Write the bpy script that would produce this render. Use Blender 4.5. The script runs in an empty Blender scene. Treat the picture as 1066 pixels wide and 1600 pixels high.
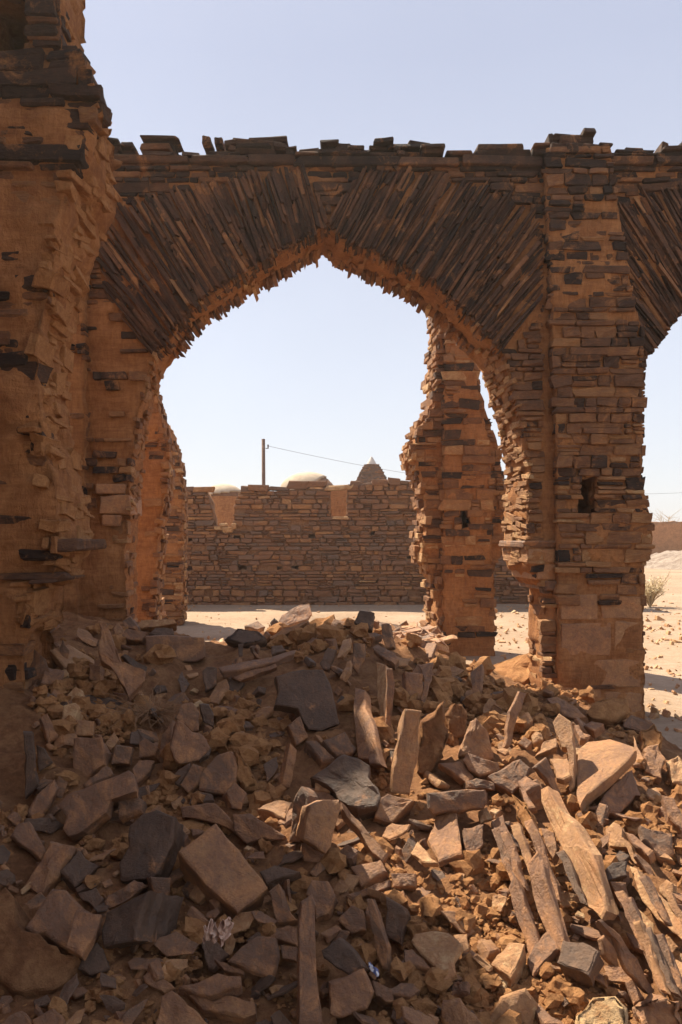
import bpy, bmesh, math, random
import numpy as np
from mathutils import Vector, noise, geometry

# ---------------------------------------------------------------- camera, light, exposure
EYE, F, CX, HY = 1.6, 1300.0, 533.0, 840.0        # eye height (m), focal length and centre in photo pixels
sc = bpy.context.scene
cd = bpy.data.cameras.new('camera'); cam = bpy.data.objects.new('camera', cd); sc.collection.objects.link(cam)
cam.location = (0, 0, EYE); cam.rotation_euler = (math.radians(90), 0, 0)
cd.sensor_fit = 'VERTICAL'; cd.sensor_height = 24; cd.lens = 24 * F / 1600
cd.shift_y = (HY - 800) / 1600; cd.clip_start = 0.05; cd.clip_end = 5000
sc.camera = cam
SUN_R, SUN_E = 0.80, math.radians(52)           # sun: metres left per metre away; elevation
world = bpy.data.worlds.new('World'); sc.world = world; world.use_nodes = True
wn = world.node_tree.nodes; wl = world.node_tree.links
sky = wn.new('ShaderNodeTexSky'); sky.sky_type = 'NISHITA'; sky.sun_disc = False
sky.sun_elevation = SUN_E; sky.sun_rotation = -math.atan(SUN_R)
sky.air_density = 1.0; sky.dust_density = 1.0; sky.ozone_density = 1.6; sky.altitude = 300
# dusty desert air: most of the clear-sky colour is lost in a pale, even haze that whitens towards the horizon
tcw = wn.new('ShaderNodeTexCoord'); sxyz = wn.new('ShaderNodeSeparateXYZ'); wl.new(tcw.outputs['Generated'], sxyz.inputs[0])
hz = wn.new('ShaderNodeValToRGB'); wl.new(sxyz.outputs['Z'], hz.inputs[0])
for i, (p, c) in enumerate(((0, (4.25, 4.22, 4.30)), (.5, (2.75, 2.88, 3.50)))):
    hz.color_ramp.elements[i].position = p; hz.color_ramp.elements[i].color = c + (1,)
e = hz.color_ramp.elements.new(.20); e.color = (3.75, 3.85, 4.25, 1)
mxw = wn.new('ShaderNodeMix'); mxw.data_type = 'RGBA'; mxw.inputs[0].default_value = .85
wl.new(sky.outputs[0], mxw.inputs[6]); wl.new(hz.outputs[0], mxw.inputs[7])
dn = wn.new('ShaderNodeTexNoise'); dn.inputs['Scale'].default_value = 2.2; dn.inputs['Detail'].default_value = 5; wl.new(tcw.outputs['Generated'], dn.inputs['Vector'])
dr = wn.new('ShaderNodeMapRange'); wl.new(dn.outputs['Fac'], dr.inputs[0]); dr.inputs[1].default_value = .25; dr.inputs[2].default_value = .75; dr.inputs[3].default_value = .955; dr.inputs[4].default_value = 1.045
dm = wn.new('ShaderNodeVectorMath'); dm.operation = 'SCALE'; wl.new(mxw.outputs[2], dm.inputs[0]); wl.new(dr.outputs[0], dm.inputs['Scale'])
wl.new(dm.outputs[0], wn['Background'].inputs[0]); wn['Background'].inputs[1].default_value = 0.098
sd = bpy.data.lights.new('sun', 'SUN'); sun = bpy.data.objects.new('sun', sd); sc.collection.objects.link(sun)
sd.energy = 5.0; sd.angle = math.radians(0.55); sd.color = (1.0, 0.87, 0.68)
SUN = Vector((-SUN_R, 1, math.hypot(1, SUN_R) * math.tan(SUN_E))).normalized()
sun.rotation_euler = SUN.to_track_quat('Z', 'Y').to_euler(); sun.location = SUN * 50
sc.view_settings.view_transform = 'Standard'; sc.view_settings.look = 'None'
sc.view_settings.exposure = 1.12; sc.view_settings.gamma = 1.0
sc.cycles.max_bounces = 8; sc.cycles.diffuse_bounces = 5

R = random.Random(11); rng = np.random.default_rng(4)
U = R.uniform
col = sc.collection
def lin(r, g, b): return tuple(((c / 255) / 12.92 if c < 11 else ((c / 255 + .055) / 1.055) ** 2.4) for c in (r, g, b)) + (1,)

# ---------------------------------------------------------------- materials
def mat(name): 
    m = bpy.data.materials.new(name); m.use_nodes = True
    nt = m.node_tree; b = nt.nodes['Principled BSDF']; b.inputs['Roughness'].default_value = .92
    b.inputs['Specular IOR Level'].default_value = .2
    return m, nt, b
def N(nt, t, **k):
    n = nt.nodes.new(t)
    for a, v in k.items():
        if a in n.inputs.keys(): n.inputs[a].default_value = v
        else: setattr(n, a, v)
    return n
def tex(nt, scale, detail=6, rough=.6, dist=0.0, co=None):
    n = N(nt, 'ShaderNodeTexNoise', Scale=scale, Detail=detail, Roughness=rough, Distortion=dist)
    if co is not None: nt.links.new(co, n.inputs['Vector'])
    return n.outputs['Fac']
def ramp(nt, fac, stops):
    r = N(nt, 'ShaderNodeValToRGB'); e = r.color_ramp.elements
    while len(e) < len(stops): e.new(.5)
    for i, (p, c) in enumerate(stops):
        e[i].position = p; e[i].color = c if len(c) == 4 else tuple(c) + (1,)
    nt.links.new(fac, r.inputs[0]); return r.outputs[0]
def math_(nt, op, a, b=None, clamp=False):
    n = N(nt, 'ShaderNodeMath', operation=op, use_clamp=clamp)
    for i, v in enumerate((a, b)):
        if v is None: continue
        if isinstance(v, (int, float)): n.inputs[i].default_value = v
        else: nt.links.new(v, n.inputs[i])
    return n.outputs[0]
def mix(nt, f, a, b, mode='MIX'):
    n = N(nt, 'ShaderNodeMix', data_type='RGBA', blend_type=mode)
    for i, v in ((0, f), (6, a), (7, b)):
        if isinstance(v, (int, float)): n.inputs[i].default_value = v
        elif isinstance(v, tuple): n.inputs[i].default_value = v if len(v) == 4 else v + (1,)
        else: nt.links.new(v, n.inputs[i])
    return n.outputs[2]
def bump(nt, bsdf, h, strength=.5, dist=.02):
    n = N(nt, 'ShaderNodeBump', Strength=strength, Distance=dist)
    nt.links.new(h, n.inputs['Height']); nt.links.new(n.outputs[0], bsdf.inputs['Normal'])

DARK = (.032, .023, .019); UMB = (.088, .051, .035); BRN = (.235, .114, .058); TAN = (.40, .208, .088); PALE = (.56, .37, .19)
MUD = (.54, .262, .105); MUD2 = (.33, .143, .056)
def stone_mat(name, mudcover=.45, scale=1.0, lam=(1, 1, 1), dk=DARK, um=UMB, bs=.9, rough=.85, spec=.25):
    m, nt, b = mat(name); b.inputs['Specular IOR Level'].default_value = spec
    co = N(nt, 'ShaderNodeTexCoord').outputs['Object']
    mp = N(nt, 'ShaderNodeMapping'); mp.inputs['Scale'].default_value = lam; nt.links.new(co, mp.inputs[0]); cl = mp.outputs[0]
    at = N(nt, 'ShaderNodeAttribute', attribute_name='tone')
    n1 = tex(nt, 6 * scale, 6, .7, .3, co); n2 = tex(nt, 34 * scale, 6, .75, 0, cl); n5 = tex(nt, 14 * scale, 5, .7, .2, cl)
    t = math_(nt, 'ADD', at.outputs['Fac'], math_(nt, 'MULTIPLY', math_(nt, 'SUBTRACT', n1, .5), .75))
    t = math_(nt, 'ADD', t, math_(nt, 'MULTIPLY', math_(nt, 'SUBTRACT', n2, .5), .6), True)
    c = ramp(nt, t, [(0, dk), (.28, um), (.58, BRN), (.85, TAN), (1, PALE)])
    n3 = tex(nt, 3.4 * scale, 8, .75, .6, co)
    mm = N(nt, 'ShaderNodeMapRange'); nt.links.new(n3, mm.inputs[0])
    mm.inputs[1].default_value = .64 - .22 * mudcover; mm.inputs[2].default_value = .72 - .16 * mudcover
    mm.inputs[4].default_value = .85
    c = mix(nt, mm.outputs[0], c, ramp(nt, n2, [(.3, MUD2), (.7, MUD)]))
    nt.links.new(c, b.inputs['Base Color'])
    n4 = tex(nt, 110 * scale, 4, .75, 0, cl)
    rr = N(nt, 'ShaderNodeMapRange'); nt.links.new(n2, rr.inputs[0]); rr.inputs[1].default_value = .3; rr.inputs[2].default_value = .7; rr.inputs[3].default_value = rough - .16; rr.inputs[4].default_value = rough + .1; nt.links.new(rr.outputs[0], b.inputs['Roughness'])
    h = math_(nt, 'ADD', math_(nt, 'ADD', n2, math_(nt, 'MULTIPLY', n4, .45)), math_(nt, 'MULTIPLY', n5, .8))
    bump(nt, b, h, bs, .022 / scale)
    return m
DUSTD = (.080, .048, .031); DUSTU = (.145, .082, .048)
M_STONE = stone_mat('varnished_stone', .48, 1.0, (1, 1, 3.5))
M_SLAB = stone_mat('arch_slate', .34, 1.1, (1, 1, 1), (.036, .024, .019), (.098, .053, .035))
M_ROCK = stone_mat('rubble_rock', .75, 1.6, (1, 1, 1), DUSTD, DUSTU, .8, .66, .5)
M_DARK = stone_mat('dark_rubble_slate', .32, 1.6, (1, 1, 1), DUSTD, DUSTU, .7, .54, .42)
M_FAR = stone_mat('far_wall_stone', .25, .8, (1, 1, 2), (.12, .085, .068), (.20, .125, .085))  # dark tones lifted: haze of distance is painted into the stone colour
def mud_mat(name, a=MUD2, bcol=MUD, scale=1.0, bs=.9, streak=1.0):
    m, nt, b = mat(name); co = N(nt, 'ShaderNodeTexCoord').outputs['Object']
    mp = N(nt, 'ShaderNodeMapping'); mp.inputs['Scale'].default_value = (1, 1, 1 / (1 + 2.5 * streak)); nt.links.new(co, mp.inputs[0]); cs = mp.outputs[0]
    n1 = tex(nt, 2.6 * scale, 9, .72, .5, co); n2 = tex(nt, 24 * scale, 7, .75, .3, cs); n3 = tex(nt, 110 * scale, 3, .75, 0, co)
    f = math_(nt, 'ADD', math_(nt, 'MULTIPLY', n1, .6), math_(nt, 'MULTIPLY', n2, .4))
    ml = N(nt, 'ShaderNodeMapping'); ml.inputs['Scale'].default_value = (1, 1, 1 + 6 * streak); nt.links.new(co, ml.inputs[0])
    n4 = tex(nt, 4.5 * scale, 6, .7, .8, ml.outputs[0])
    f = math_(nt, 'ADD', math_(nt, 'MULTIPLY', f, .72), math_(nt, 'MULTIPLY', n4, .28))
    c = ramp(nt, f, [(.39, tuple(x * .72 for x in a)), (.455, a), (.52, tuple((x + y) / 2 for x, y in zip(a, bcol))), (.60, bcol)])
    vc = N(nt, 'ShaderNodeTexVoronoi', feature='DISTANCE_TO_EDGE', Scale=5.5 * scale)
    wv = N(nt, 'ShaderNodeVectorMath', operation='ADD'); nz = N(nt, 'ShaderNodeTexNoise', Scale=7 * scale, Detail=5)
    nt.links.new(co, nz.inputs['Vector']); nt.links.new(co, wv.inputs[0]); nt.links.new(nz.outputs['Color'], wv.inputs[1]); nt.links.new(wv.outputs[0], vc.inputs['Vector'])
    cr = N(nt, 'ShaderNodeMapRange'); nt.links.new(vc.outputs['Distance'], cr.inputs[0]); cr.inputs[1].default_value = .0; cr.inputs[2].default_value = .022; cr.inputs[3].default_value = 1; cr.inputs[4].default_value = 0
    crk = math_(nt, 'MULTIPLY', cr.outputs[0], math_(nt, 'MULTIPLY', math_(nt, 'SUBTRACT', n1, .46), 5, True), True)
    c = mix(nt, math_(nt, 'MULTIPLY', crk, .55), c, tuple(x * .35 for x in a))
    nt.links.new(c, b.inputs['Base Color'])
    n2 = math_(nt, 'SUBTRACT', n2, math_(nt, 'MULTIPLY', crk, .5))
    bump(nt, b, math_(nt, 'ADD', math_(nt, 'ADD', n2, math_(nt, 'MULTIPLY', n3, .35)), math_(nt, 'MULTIPLY', n1, .8)), bs, .045 / scale)
    return m
M_MUD = mud_mat('mud_mortar')
M_FARMUD = mud_mat('far_wall_mud', (.26, .145, .08), (.38, .22, .125))
M_EARTH = mud_mat('rubble_earth', (.22, .098, .042), (.40, .205, .092), 1.6, .9, 0)
M_CLOD = mud_mat('clod_earth', (.34, .158, .062), (.53, .275, .113), 2.6, .9, 0)

# ---------------------------------------------------------------- mesh gathering
class MB:
    def __init__(s): s.v, s.f, s.t, s.m, s.n = [], [], [], [], 0
    def add(s, V, faces, tone=.5, mat=0):
        V = np.asarray(V, float); s.v.append(V)
        for Fa in faces:
            Fa = np.asarray(Fa, int)
            if len(Fa): s.f.append(Fa + s.n); s.m.append(np.full(len(Fa), mat))
        s.t.append(np.full(len(V), tone) if np.isscalar(tone) else np.asarray(tone)); s.n += len(V)
    def build(s, name, mats, parent=None, smooth=False, fix=False, loc=None):
        V = np.concatenate(s.v)
        o0 = np.zeros(3)
        if parent is not None:
            p = parent
            while p: o0 = o0 + np.array(p.location); p = p.parent
        if loc is not None: o0 = o0 + np.array(loc)
        V = V - o0
        lo = np.concatenate([f.ravel() for f in s.f]); tot = np.concatenate([np.full(len(f), f.shape[1]) for f in s.f])
        me = bpy.data.meshes.new(name)
        me.vertices.add(len(V)); me.vertices.foreach_set('co', V.ravel())
        me.loops.add(len(lo)); me.loops.foreach_set('vertex_index', lo)
        me.polygons.add(len(tot)); me.polygons.foreach_set('loop_start', np.concatenate([[0], np.cumsum(tot)[:-1]]))
        me.polygons.foreach_set('material_index', np.concatenate(s.m))
        me.polygons.foreach_set('use_smooth', np.full(len(tot), smooth))
        me.update(calc_edges=True)
        a = me.attributes.new('tone', 'FLOAT', 'POINT'); a.data.foreach_set('value', np.concatenate(s.t))
        if fix:
            bm = bmesh.new(); bm.from_mesh(me); bmesh.ops.recalc_face_normals(bm, faces=bm.faces[:]); bm.to_mesh(me); bm.free()
        for x in (mats if isinstance(mats, (list, tuple)) else [mats]): me.materials.append(x)
        o = bpy.data.objects.new(name, me); col.objects.link(o)
        if parent is not None: o.parent = parent
        if loc is not None: o.location = loc
        return o
def tag(o, label=None, cat=None, group=None, kind=None):
    for k, v in (('label', label), ('category', cat), ('group', group), ('kind', kind)):
        if v: o[k] = v
    return o
def thing(name, loc, label, cat, group=None):
    o = bpy.data.objects.new(name, None); col.objects.link(o); o.location = loc; o.empty_display_size = .3
    return tag(o, label, cat, group)

# ---------------------------------------------------------------- one stone
def grid_template(k):
    idx = [(a, b, c) for a in range(k) for b in range(k) for c in range(k) if any(x in (0, k - 1) for x in (a, b, c))]
    look = {p: i for i, p in enumerate(idx)}; faces = []
    for ax in range(3):
        o1, o2 = [(1, 2), (2, 0), (0, 1)][ax]
        for side in (0, k - 1):
            for i in range(k - 1):
                for j in range(k - 1):
                    q = []
                    for di, dj in ((0, 0), (1, 0), (1, 1), (0, 1)):
                        p = [0, 0, 0]; p[ax] = side; p[o1] = i + di; p[o2] = j + dj; q.append(look[tuple(p)])
                    faces.append(q if side else q[::-1])
    return np.array(idx), np.array(faces)
T5, T4 = grid_template(5), grid_template(4)
CORN = np.array([(a, b, c) for a in (-1, 1) for b in (-1, 1) for c in (-1, 1)], float)
def stone(mb, c, axes, half, tone=.5, ch=.008, warp=.10, rough=.05, mat=0, small=False):
    I, Fc = T4 if small else T5
    k = 4 if small else 5
    P = np.zeros(I.shape)
    for a in range(3):
        s = half[a]; h = min(ch, s * .45)
        arr = np.array([-s, -(s - h), s - h, s]) if small else np.array([-s, -(s - h), rng.uniform(-.3, .3) * s, s - h, s])
        P[:, a] = arr[I[:, a]]
    ext = (I == 0) | (I == k - 1); e = ext.sum(1)
    for a in range(3):
        h = min(ch, half[a] * .45)
        P[:, a] -= np.sign(P[:, a]) * h * np.where(ext[:, a], np.where(e == 2, .32, np.where(e == 3, .5, 0)), 0)
    q = P / np.array(half)
    D = rng.uniform(-warp, warp, (8, 3))
    W = np.ones((len(P), 8))
    for a in range(3): W *= (1 + q[:, a:a + 1] * CORN[:, a]) / 2
    P = P + (W @ D) * np.array(half)
    P += rng.normal(0, rough, P.shape) * min(half)
    mb.add(P @ np.asarray(axes) + np.asarray(c), [Fc], tone, mat)
def frame_axes(u, v, n, ang=0, tilt=0):
    u, v, n = (np.array(x, float) for x in (u, v, n)); ca, sa = math.cos(ang), math.sin(ang)
    u2, v2 = u * ca + v * sa, v * ca - u * sa
    ct, st = math.cos(tilt), math.sin(tilt)
    return np.array([u2, n * ct + v2 * st, v2 * ct - n * st])

def scan(loops, v):
    xs = []
    for lp in loops:
        for i in range(len(lp)):
            (x1, y1), (x2, y2) = lp[i], lp[(i + 1) % len(lp)]
            if (y1 <= v) != (y2 <= v): xs.append(x1 + (v - y1) / (y2 - y1) * (x2 - x1))
    xs.sort(); return list(zip(xs[::2], xs[1::2]))
def masonry(mb, o, u, v, n, loops, h=(.05, .15), w=(.12, .45), out=(-.012, .03), depth=.13, tone=None, gap=.006, skip=None,
            ragged=.02, small=False, warp=.20, ch=.007, mat=0):
    """lay courses of stones on the plane o + a*u + b*v (outward normal n) inside the even-odd loops"""
    o, u, v, n = (np.array(x, float) for x in (o, u, v, n))
    vs = [p[1] for lp in loops for p in lp]; b = min(vs); top = max(vs)
    while b < top:
        hh = U(*h) if R.random() > .15 else U(h[0], h[0] * 1.4)
        mid = b + hh / 2
        for a0, a1 in scan(loops, mid):
            a0 -= U(-.3, 1) * ragged; a1 += U(-.3, 1) * ragged
            a = a0
            while a < a1 - .015:
                ww = min(w[1], max(w[0], R.lognormvariate(math.log((w[0] + w[1]) * .42), .45)))
                if a1 - (a + ww) < w[0] * .6: ww = a1 - a
                x, y = a + ww / 2, mid
                if not (skip and R.random() < skip(x, y)):
                    parts = 1
                    if hh > .085 and R.random() < .30: parts = R.choice((2, 2, 3))
                    yy = b
                    for q in range(parts):
                        ph = hh / parts * (1 if parts == 1 else U(.85, 1.12))
                        pr = U(*out)
                        t = tone(x, y) if tone else .4
                        ww2 = ww if parts == 1 else ww * U(.8, 1.02)
                        half = (max(.012, ww2 / 2 - gap), depth / 2, max(.008, ph / 2 - gap * .7))
                        cc = o + u * x + v * (yy + ph / 2) + n * (pr - depth / 2)
                        ax = frame_axes(u, v, n, R.gauss(0, .022), R.gauss(0, .03))
                        stone(mb, cc, ax, half, min(1, max(0, t)), ch * U(.6, 1.8), warp, .085, mat, small)
                        yy += hh / parts
                a += ww
        b += hh

# ---------------------------------------------------------------- a solid of mud between a front and a back outline
def resample_pair(fr, bk, step, jit):
    A, B = [], []
    m = len(fr)
    for i in range(m):
        p, q = np.array(fr[i], float), np.array(fr[(i + 1) % m], float); r, s = np.array(bk[i], float), np.array(bk[(i + 1) % m], float)
        k = max(1, int(np.linalg.norm(q - p) / step))
        for j in range(k):
            t = j / k
            A.append(p + (q - p) * t); B.append(r + (s - r) * t)
    A, B = np.array(A), np.array(B)
    J = np.zeros(A.shape); J[:, 0] = rng.normal(0, jit, len(A)); J[:, 2] = rng.normal(0, jit, len(A))
    for i in range(len(A)):
        g = noise.noise_vector(Vector(A[i]) * 5.3); J[i, 0] += g.x * jit * 2; J[i, 2] += g.z * jit * 2
    return A + J, B + J * U(.5, 1.5)
def inside(poly, x, z):
    c = False; m = len(poly)
    for i in range(m):
        x1, z1 = poly[i]; x2, z2 = poly[(i + 1) % m]
        if (z1 > z) != (z2 > z) and x < (x2 - x1) * (z - z1) / (z2 - z1) + x1: c = not c
    return c
def mud_solid(mb, fr, bk, step=.05, inner=.055, amp=.012, side_amp=.02, layers=9, jit=.008, holes=(), tone=.8, mat=0, recess=.0, patch=.0, strata=.012):
    """fr, bk: matching 3D outlines; holes: list of (front loop, back loop)"""
    loops = [(fr, bk)] + list(holes); pts, edges, sides, n0 = [], [], [], 0
    for f_, b_ in loops:
        A, B = resample_pair(f_, b_, step, jit); k = len(A)
        pts.append((A, B)); edges += [(n0 + i, n0 + (i + 1) % k) for i in range(k)]; n0 += k
    A = np.concatenate([p[0] for p in pts]); B = np.concatenate([p[1] for p in pts])
    off = (B - A).mean(0)
    outer = [(p[0], p[2]) for p in pts[0][0]]; hp = [[(p[0], p[2]) for p in q[0]] for q in pts[1:]]
    xs = [p[0] for p in outer]; zs = [p[1] for p in outer]; yf = A[:, 1].mean()
    ins = []
    x = min(xs)
    while x < max(xs):
        z = min(zs)
        while z < max(zs):
            a, b = x + U(-.3, .3) * inner, z + U(-.3, .3) * inner
            if inside(outer, a, b) and not any(inside(h_, a, b) for h_ in hp): ins.append((a, b))
            z += inner
        x += inner
    if ins:
        I2 = np.array(ins); D = np.array([noise.fractal(Vector((p[0] * 3.1, 7.7, p[1] * 3.1)), 1.0, 2.0, 4) for p in ins]) * amp * 1.3 + recess
        D += np.array([noise.noise(Vector((p[0] * 9, 1.1, p[1] * 9))) for p in ins]) * amp * .7
        D += np.array([noise.noise(Vector((p[0] * 2.2, 4.4, p[1] * 15))) + .5 * noise.noise(Vector((p[0] * 5, 8.4, p[1] * 34))) for p in ins]) * strata
        D -= np.array([max(0, min(1, (noise.fractal(Vector((p[0] * 1.4, 3.3, p[1] * 1.4)), 1.0, 2.0, 4) - .15) * 4)) for p in ins]) * patch
        ID = np.column_stack([I2[:, 0], yf + D, I2[:, 1]])
        A2, B2 = np.concatenate([A, ID]), np.concatenate([B, ID + off])
    else: A2, B2 = A, B
    V, E, Fc, *_ = geometry.delaunay_2d_cdt([Vector((p[0], p[2])) for p in A2], edges, [], 1, 1e-6)
    tri = [f for f in Fc if len(f) == 3 and not any(inside(h_, sum(V[i].x for i in f) / 3, sum(V[i].y for i in f) / 3) for h_ in hp)]
    nA = len(A2)
    tri = np.array([t for t in tri if max(t) < nA])
    AA = np.concatenate([A2, B2])
    mb.add(AA, [tri, tri[:, ::-1] + nA], tone, mat)
    n0 = 0
    for f_, b_ in pts:                                                    # the reveal / soffit strips
        k = len(f_); L = []
        for q in range(layers + 1):
            t = q / layers; P = f_ + (b_ - f_) * t
            if 0 < q < layers:
                for i in range(k):
                    g = noise.noise_vector(Vector(P[i]) * 6.0) * side_amp + noise.noise_vector(Vector(P[i]) * 21) * side_amp * .5
                    P[i] += np.array(g) * (1, .4, 1)
            L.append(P)
        L = np.concatenate(L); fc = []
        for q in range(layers):
            for i in range(k):
                j = (i + 1) % k; fc.append((q * k + i, q * k + j, (q + 1) * k + j, (q + 1) * k + i))
        mb.add(L, [np.array(fc)], tone, mat)
def merge(o, d=.0005):
    bm = bmesh.new(); bm.from_mesh(o.data); bmesh.ops.remove_doubles(bm, verts=bm.verts[:], dist=d)
    bmesh.ops.recalc_face_normals(bm, faces=bm.faces[:]); bm.to_mesh(o.data); bm.free()
def P3(px, py, Y): return ((px - CX) / F * Y, Y, EYE + (HY - py) / F * Y)
def back_of(front, t, skew=-.10): return [(x + skew * t, y + t, z) for x, y, z in front]
# ---------------------------------------------------------------- ground
def clamp(x, a=0.0, b=1.0): return max(a, min(b, x))
def ground_z(x, y):
    return .05 * noise.noise(Vector((x * .22, y * .22, 3))) + .018 * noise.noise(Vector((x * .9, y * .9, 5)))
def make_ground():
    mb = MB()
    ax = sorted(set([round(v, 3) for v in list(np.arange(-14, 22, .22)) + [s * d for s in (-1, 1) for d in (24, 30, 40, 60, 90, 140, 220, 400, 800, 1500)]]))
    ay = sorted(set([round(v, 3) for v in list(np.arange(-6, 34, .22)) + [-1500, -400, -120, -50, -25, -12, 37, 42, 50, 60, 75, 95, 130, 200, 400, 800, 1800]]))
    V = [(x, y, (ground_z(x, y) if -12 < y < 60 and abs(x) < 40 else 0)) for y in ay for x in ax]
    w = len(ax)
    Fq = [(j * w + i, j * w + i + 1, (j + 1) * w + i + 1, (j + 1) * w + i) for j in range(len(ay) - 1) for i in range(w - 1)]
    mb.add(V, [np.array(Fq)], .5)
    m, nt, b = mat('desert_sand'); co = N(nt, 'ShaderNodeTexCoord').outputs['Object']
    n1 = tex(nt, .35, 8, .65, .4, co); n2 = tex(nt, 9, 6, .7, 0, co); n3 = tex(nt, 60, 4, .7, 0, co)
    f = math_(nt, 'ADD', math_(nt, 'MULTIPLY', n1, .6), math_(nt, 'MULTIPLY', n2, .4))
    c = ramp(nt, f, [(.34, (.235, .160, .105)), (.5, (.345, .245, .165)), (.62, (.42, .315, .225))])
    pv = N(nt, 'ShaderNodeTexVoronoi', Scale=14); nt.links.new(co, pv.inputs['Vector'])
    pm = N(nt, 'ShaderNodeMapRange'); nt.links.new(pv.outputs['Distance'], pm.inputs[0]); pm.inputs[1].default_value = .10; pm.inputs[2].default_value = .16; pm.inputs[3].default_value = .7; pm.inputs[4].default_value = 0
    c = mix(nt, math_(nt, 'MULTIPLY', pm.outputs[0], n1), c, (.20, .13, .09))
    nt.links.new(c, b.inputs['Base Color']); bump(nt, b, math_(nt, 'ADD', n2, math_(nt, 'MULTIPLY', n3, .5)), .7, .04)
    o = mb.build('ground', m, smooth=True); tag(o, kind='structure')
make_ground()

# ---------------------------------------------------------------- the stone arcade (row A), front plane 7.2 m away
YA, TA = 7.2, .70
SA = YA / F
def wa(p): return ((p[0] - CX) * SA, EYE + (HY - p[1]) * SA)
ARC_L = [(196, 1170), (196, 812), (203, 800), (203, 742), (208, 700), (216, 650), (226, 605), (240, 559), (270, 521), (296, 482), (330, 459), (375, 428), (400, 415), (450, 386), (482, 371), (512, 351)]
ARC_R = [(530, 370), (560, 384), (589, 397), (640, 420), (683, 443), (715, 476), (756, 521), (782, 548), (801, 600), (818, 666), (829, 727), (827, 784), (823, 852), (827, 882), (846, 906), (868, 922), (868, 1170)]
RING_L = [(240, 559), (165, 462), (152, 405), (158, 350), (195, 318), (300, 292), (400, 273), (474, 264)]
RING_R = [(513, 336), (572, 264), (640, 266), (760, 292), (838, 332), (846, 420), (846, 480), (815, 535), (782, 548)]
ring_main = ARC_L[7:] + ARC_R[:8] + RING_R[::-1][1:] + RING_L[::-1][:-1]
SH = 770
ring_next = [(x + SH, y) for x, y in ring_main]
def shift(pts, d): return [(x + d, y) for x, y in pts]
next_L = [(1003, 1170), (1003, 892), (1016, 852), (1009, 800), (998, 750), (999, 700), (1001, 640), (1006, 590)] + shift(ARC_L[7:], SH)
next_R = shift(ARC_R, SH)
outline = [(-420, 1170), (-420, -14), (64, -10), (76, 246), (1960, 246), (1960, 1170)] + next_R[::-1] + next_L[::-1] + ARC_R[::-1] + ARC_L[::-1]  # hidden left end is made solid and taller to shade the heap
arcade = thing('stone_arcade', (0, YA, 0), 'dark stone arcade with a tall pointed arch of upright slates, flat ragged top', 'arcade')
def tone_a(x, z):
    f = clamp((z - 2.3) / 1.9)
    r = R.random() + .35 * noise.noise(Vector((x * 1.6, 5, z * 1.6))); base = R.gauss(.16, .10) if r < .62 else R.gauss(.48, .14)
    lo = R.gauss(.18, .10) if r < .20 else R.gauss(.64, .13)
    return base * f + lo * (1 - f)
def skip_a(x, z):
    g = noise.fractal(Vector((x * 1.1, 2.2, z * 1.1)), 1, 2, 3)
    f = clamp((2.4 - z) / 2.0)
    left = .70 if x < -1.4 and z < 3.7 else 0
    return clamp(-.05 + f * .42 + left + g * .32, 0, .93)
FX, FZ, NF = (1, 0, 0), (0, 0, 1), (0, -1, 0)
# --- body
NICHE = [wa(p) for p in [(900, 808), (901, 748), (928, 746), (929, 806)]]
mb = MB(); fr = [(x, YA, z) for x, z in map(wa, outline)]
mud_solid(mb, fr, back_of(fr, TA), step=.045, inner=.05, amp=.012, side_amp=.03, layers=10, jit=.007, recess=.020, patch=.030, holes=[([(x, YA, z) for x, z in NICHE], [(x - .05, YA + TA, z) for x, z in NICHE])])
nxc = sum(p[0] for p in NICHE) / 4; nzc = sum(p[1] for p in NICHE) / 4
stone(mb, (nxc, YA + .48, nzc), frame_axes(FX, FZ, NF), (.22, .06, .3), .4)
body = mb.build('wall_body', [M_MUD, M_STONE], arcade, smooth=True); merge(body)
mb = MB()
lo = [[wa(p) for p in outline], [wa(p) for p in ring_main], [wa(p) for p in ring_next], [wa(p) for p in [(848, 1170), (848, 246), (952, 246), (1003, 560), (1003, 1170)]]]
masonry(mb, (0, YA, 0), FX, FZ, NF, lo, h=(.035, .10), w=(.07, .34), out=(-.004, .030), tone=tone_a, skip=skip_a, ragged=.03)
# stones of the sunlit / reveal sides (left face of the right pier, right face of the left pier)
for (x0, zt, sgn, zs) in ((wa((868, 0))[0], wa((0, 925))[1], -1, -.1), (wa((196, 0))[0], wa((0, 815))[1], 1, -.1)):
    uu = np.array([-.10, 1, 0]) / math.hypot(.1, 1)
    nn = np.array([uu[1], -uu[0], 0]) * (1 if sgn > 0 else -1)
    masonry(mb, (x0, YA, 0), uu, FZ, nn, [[(0.02, zs), (TA, zs), (TA, zt), (0.02, zt)]], h=(.05, .13), w=(.10, .4), out=(-.02, .02), tone=lambda a, b: R.gauss(.72, .12), skip=lambda a, b: .35, ragged=.01)
st = mb.build('masonry', [M_STONE], arcade)
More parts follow.
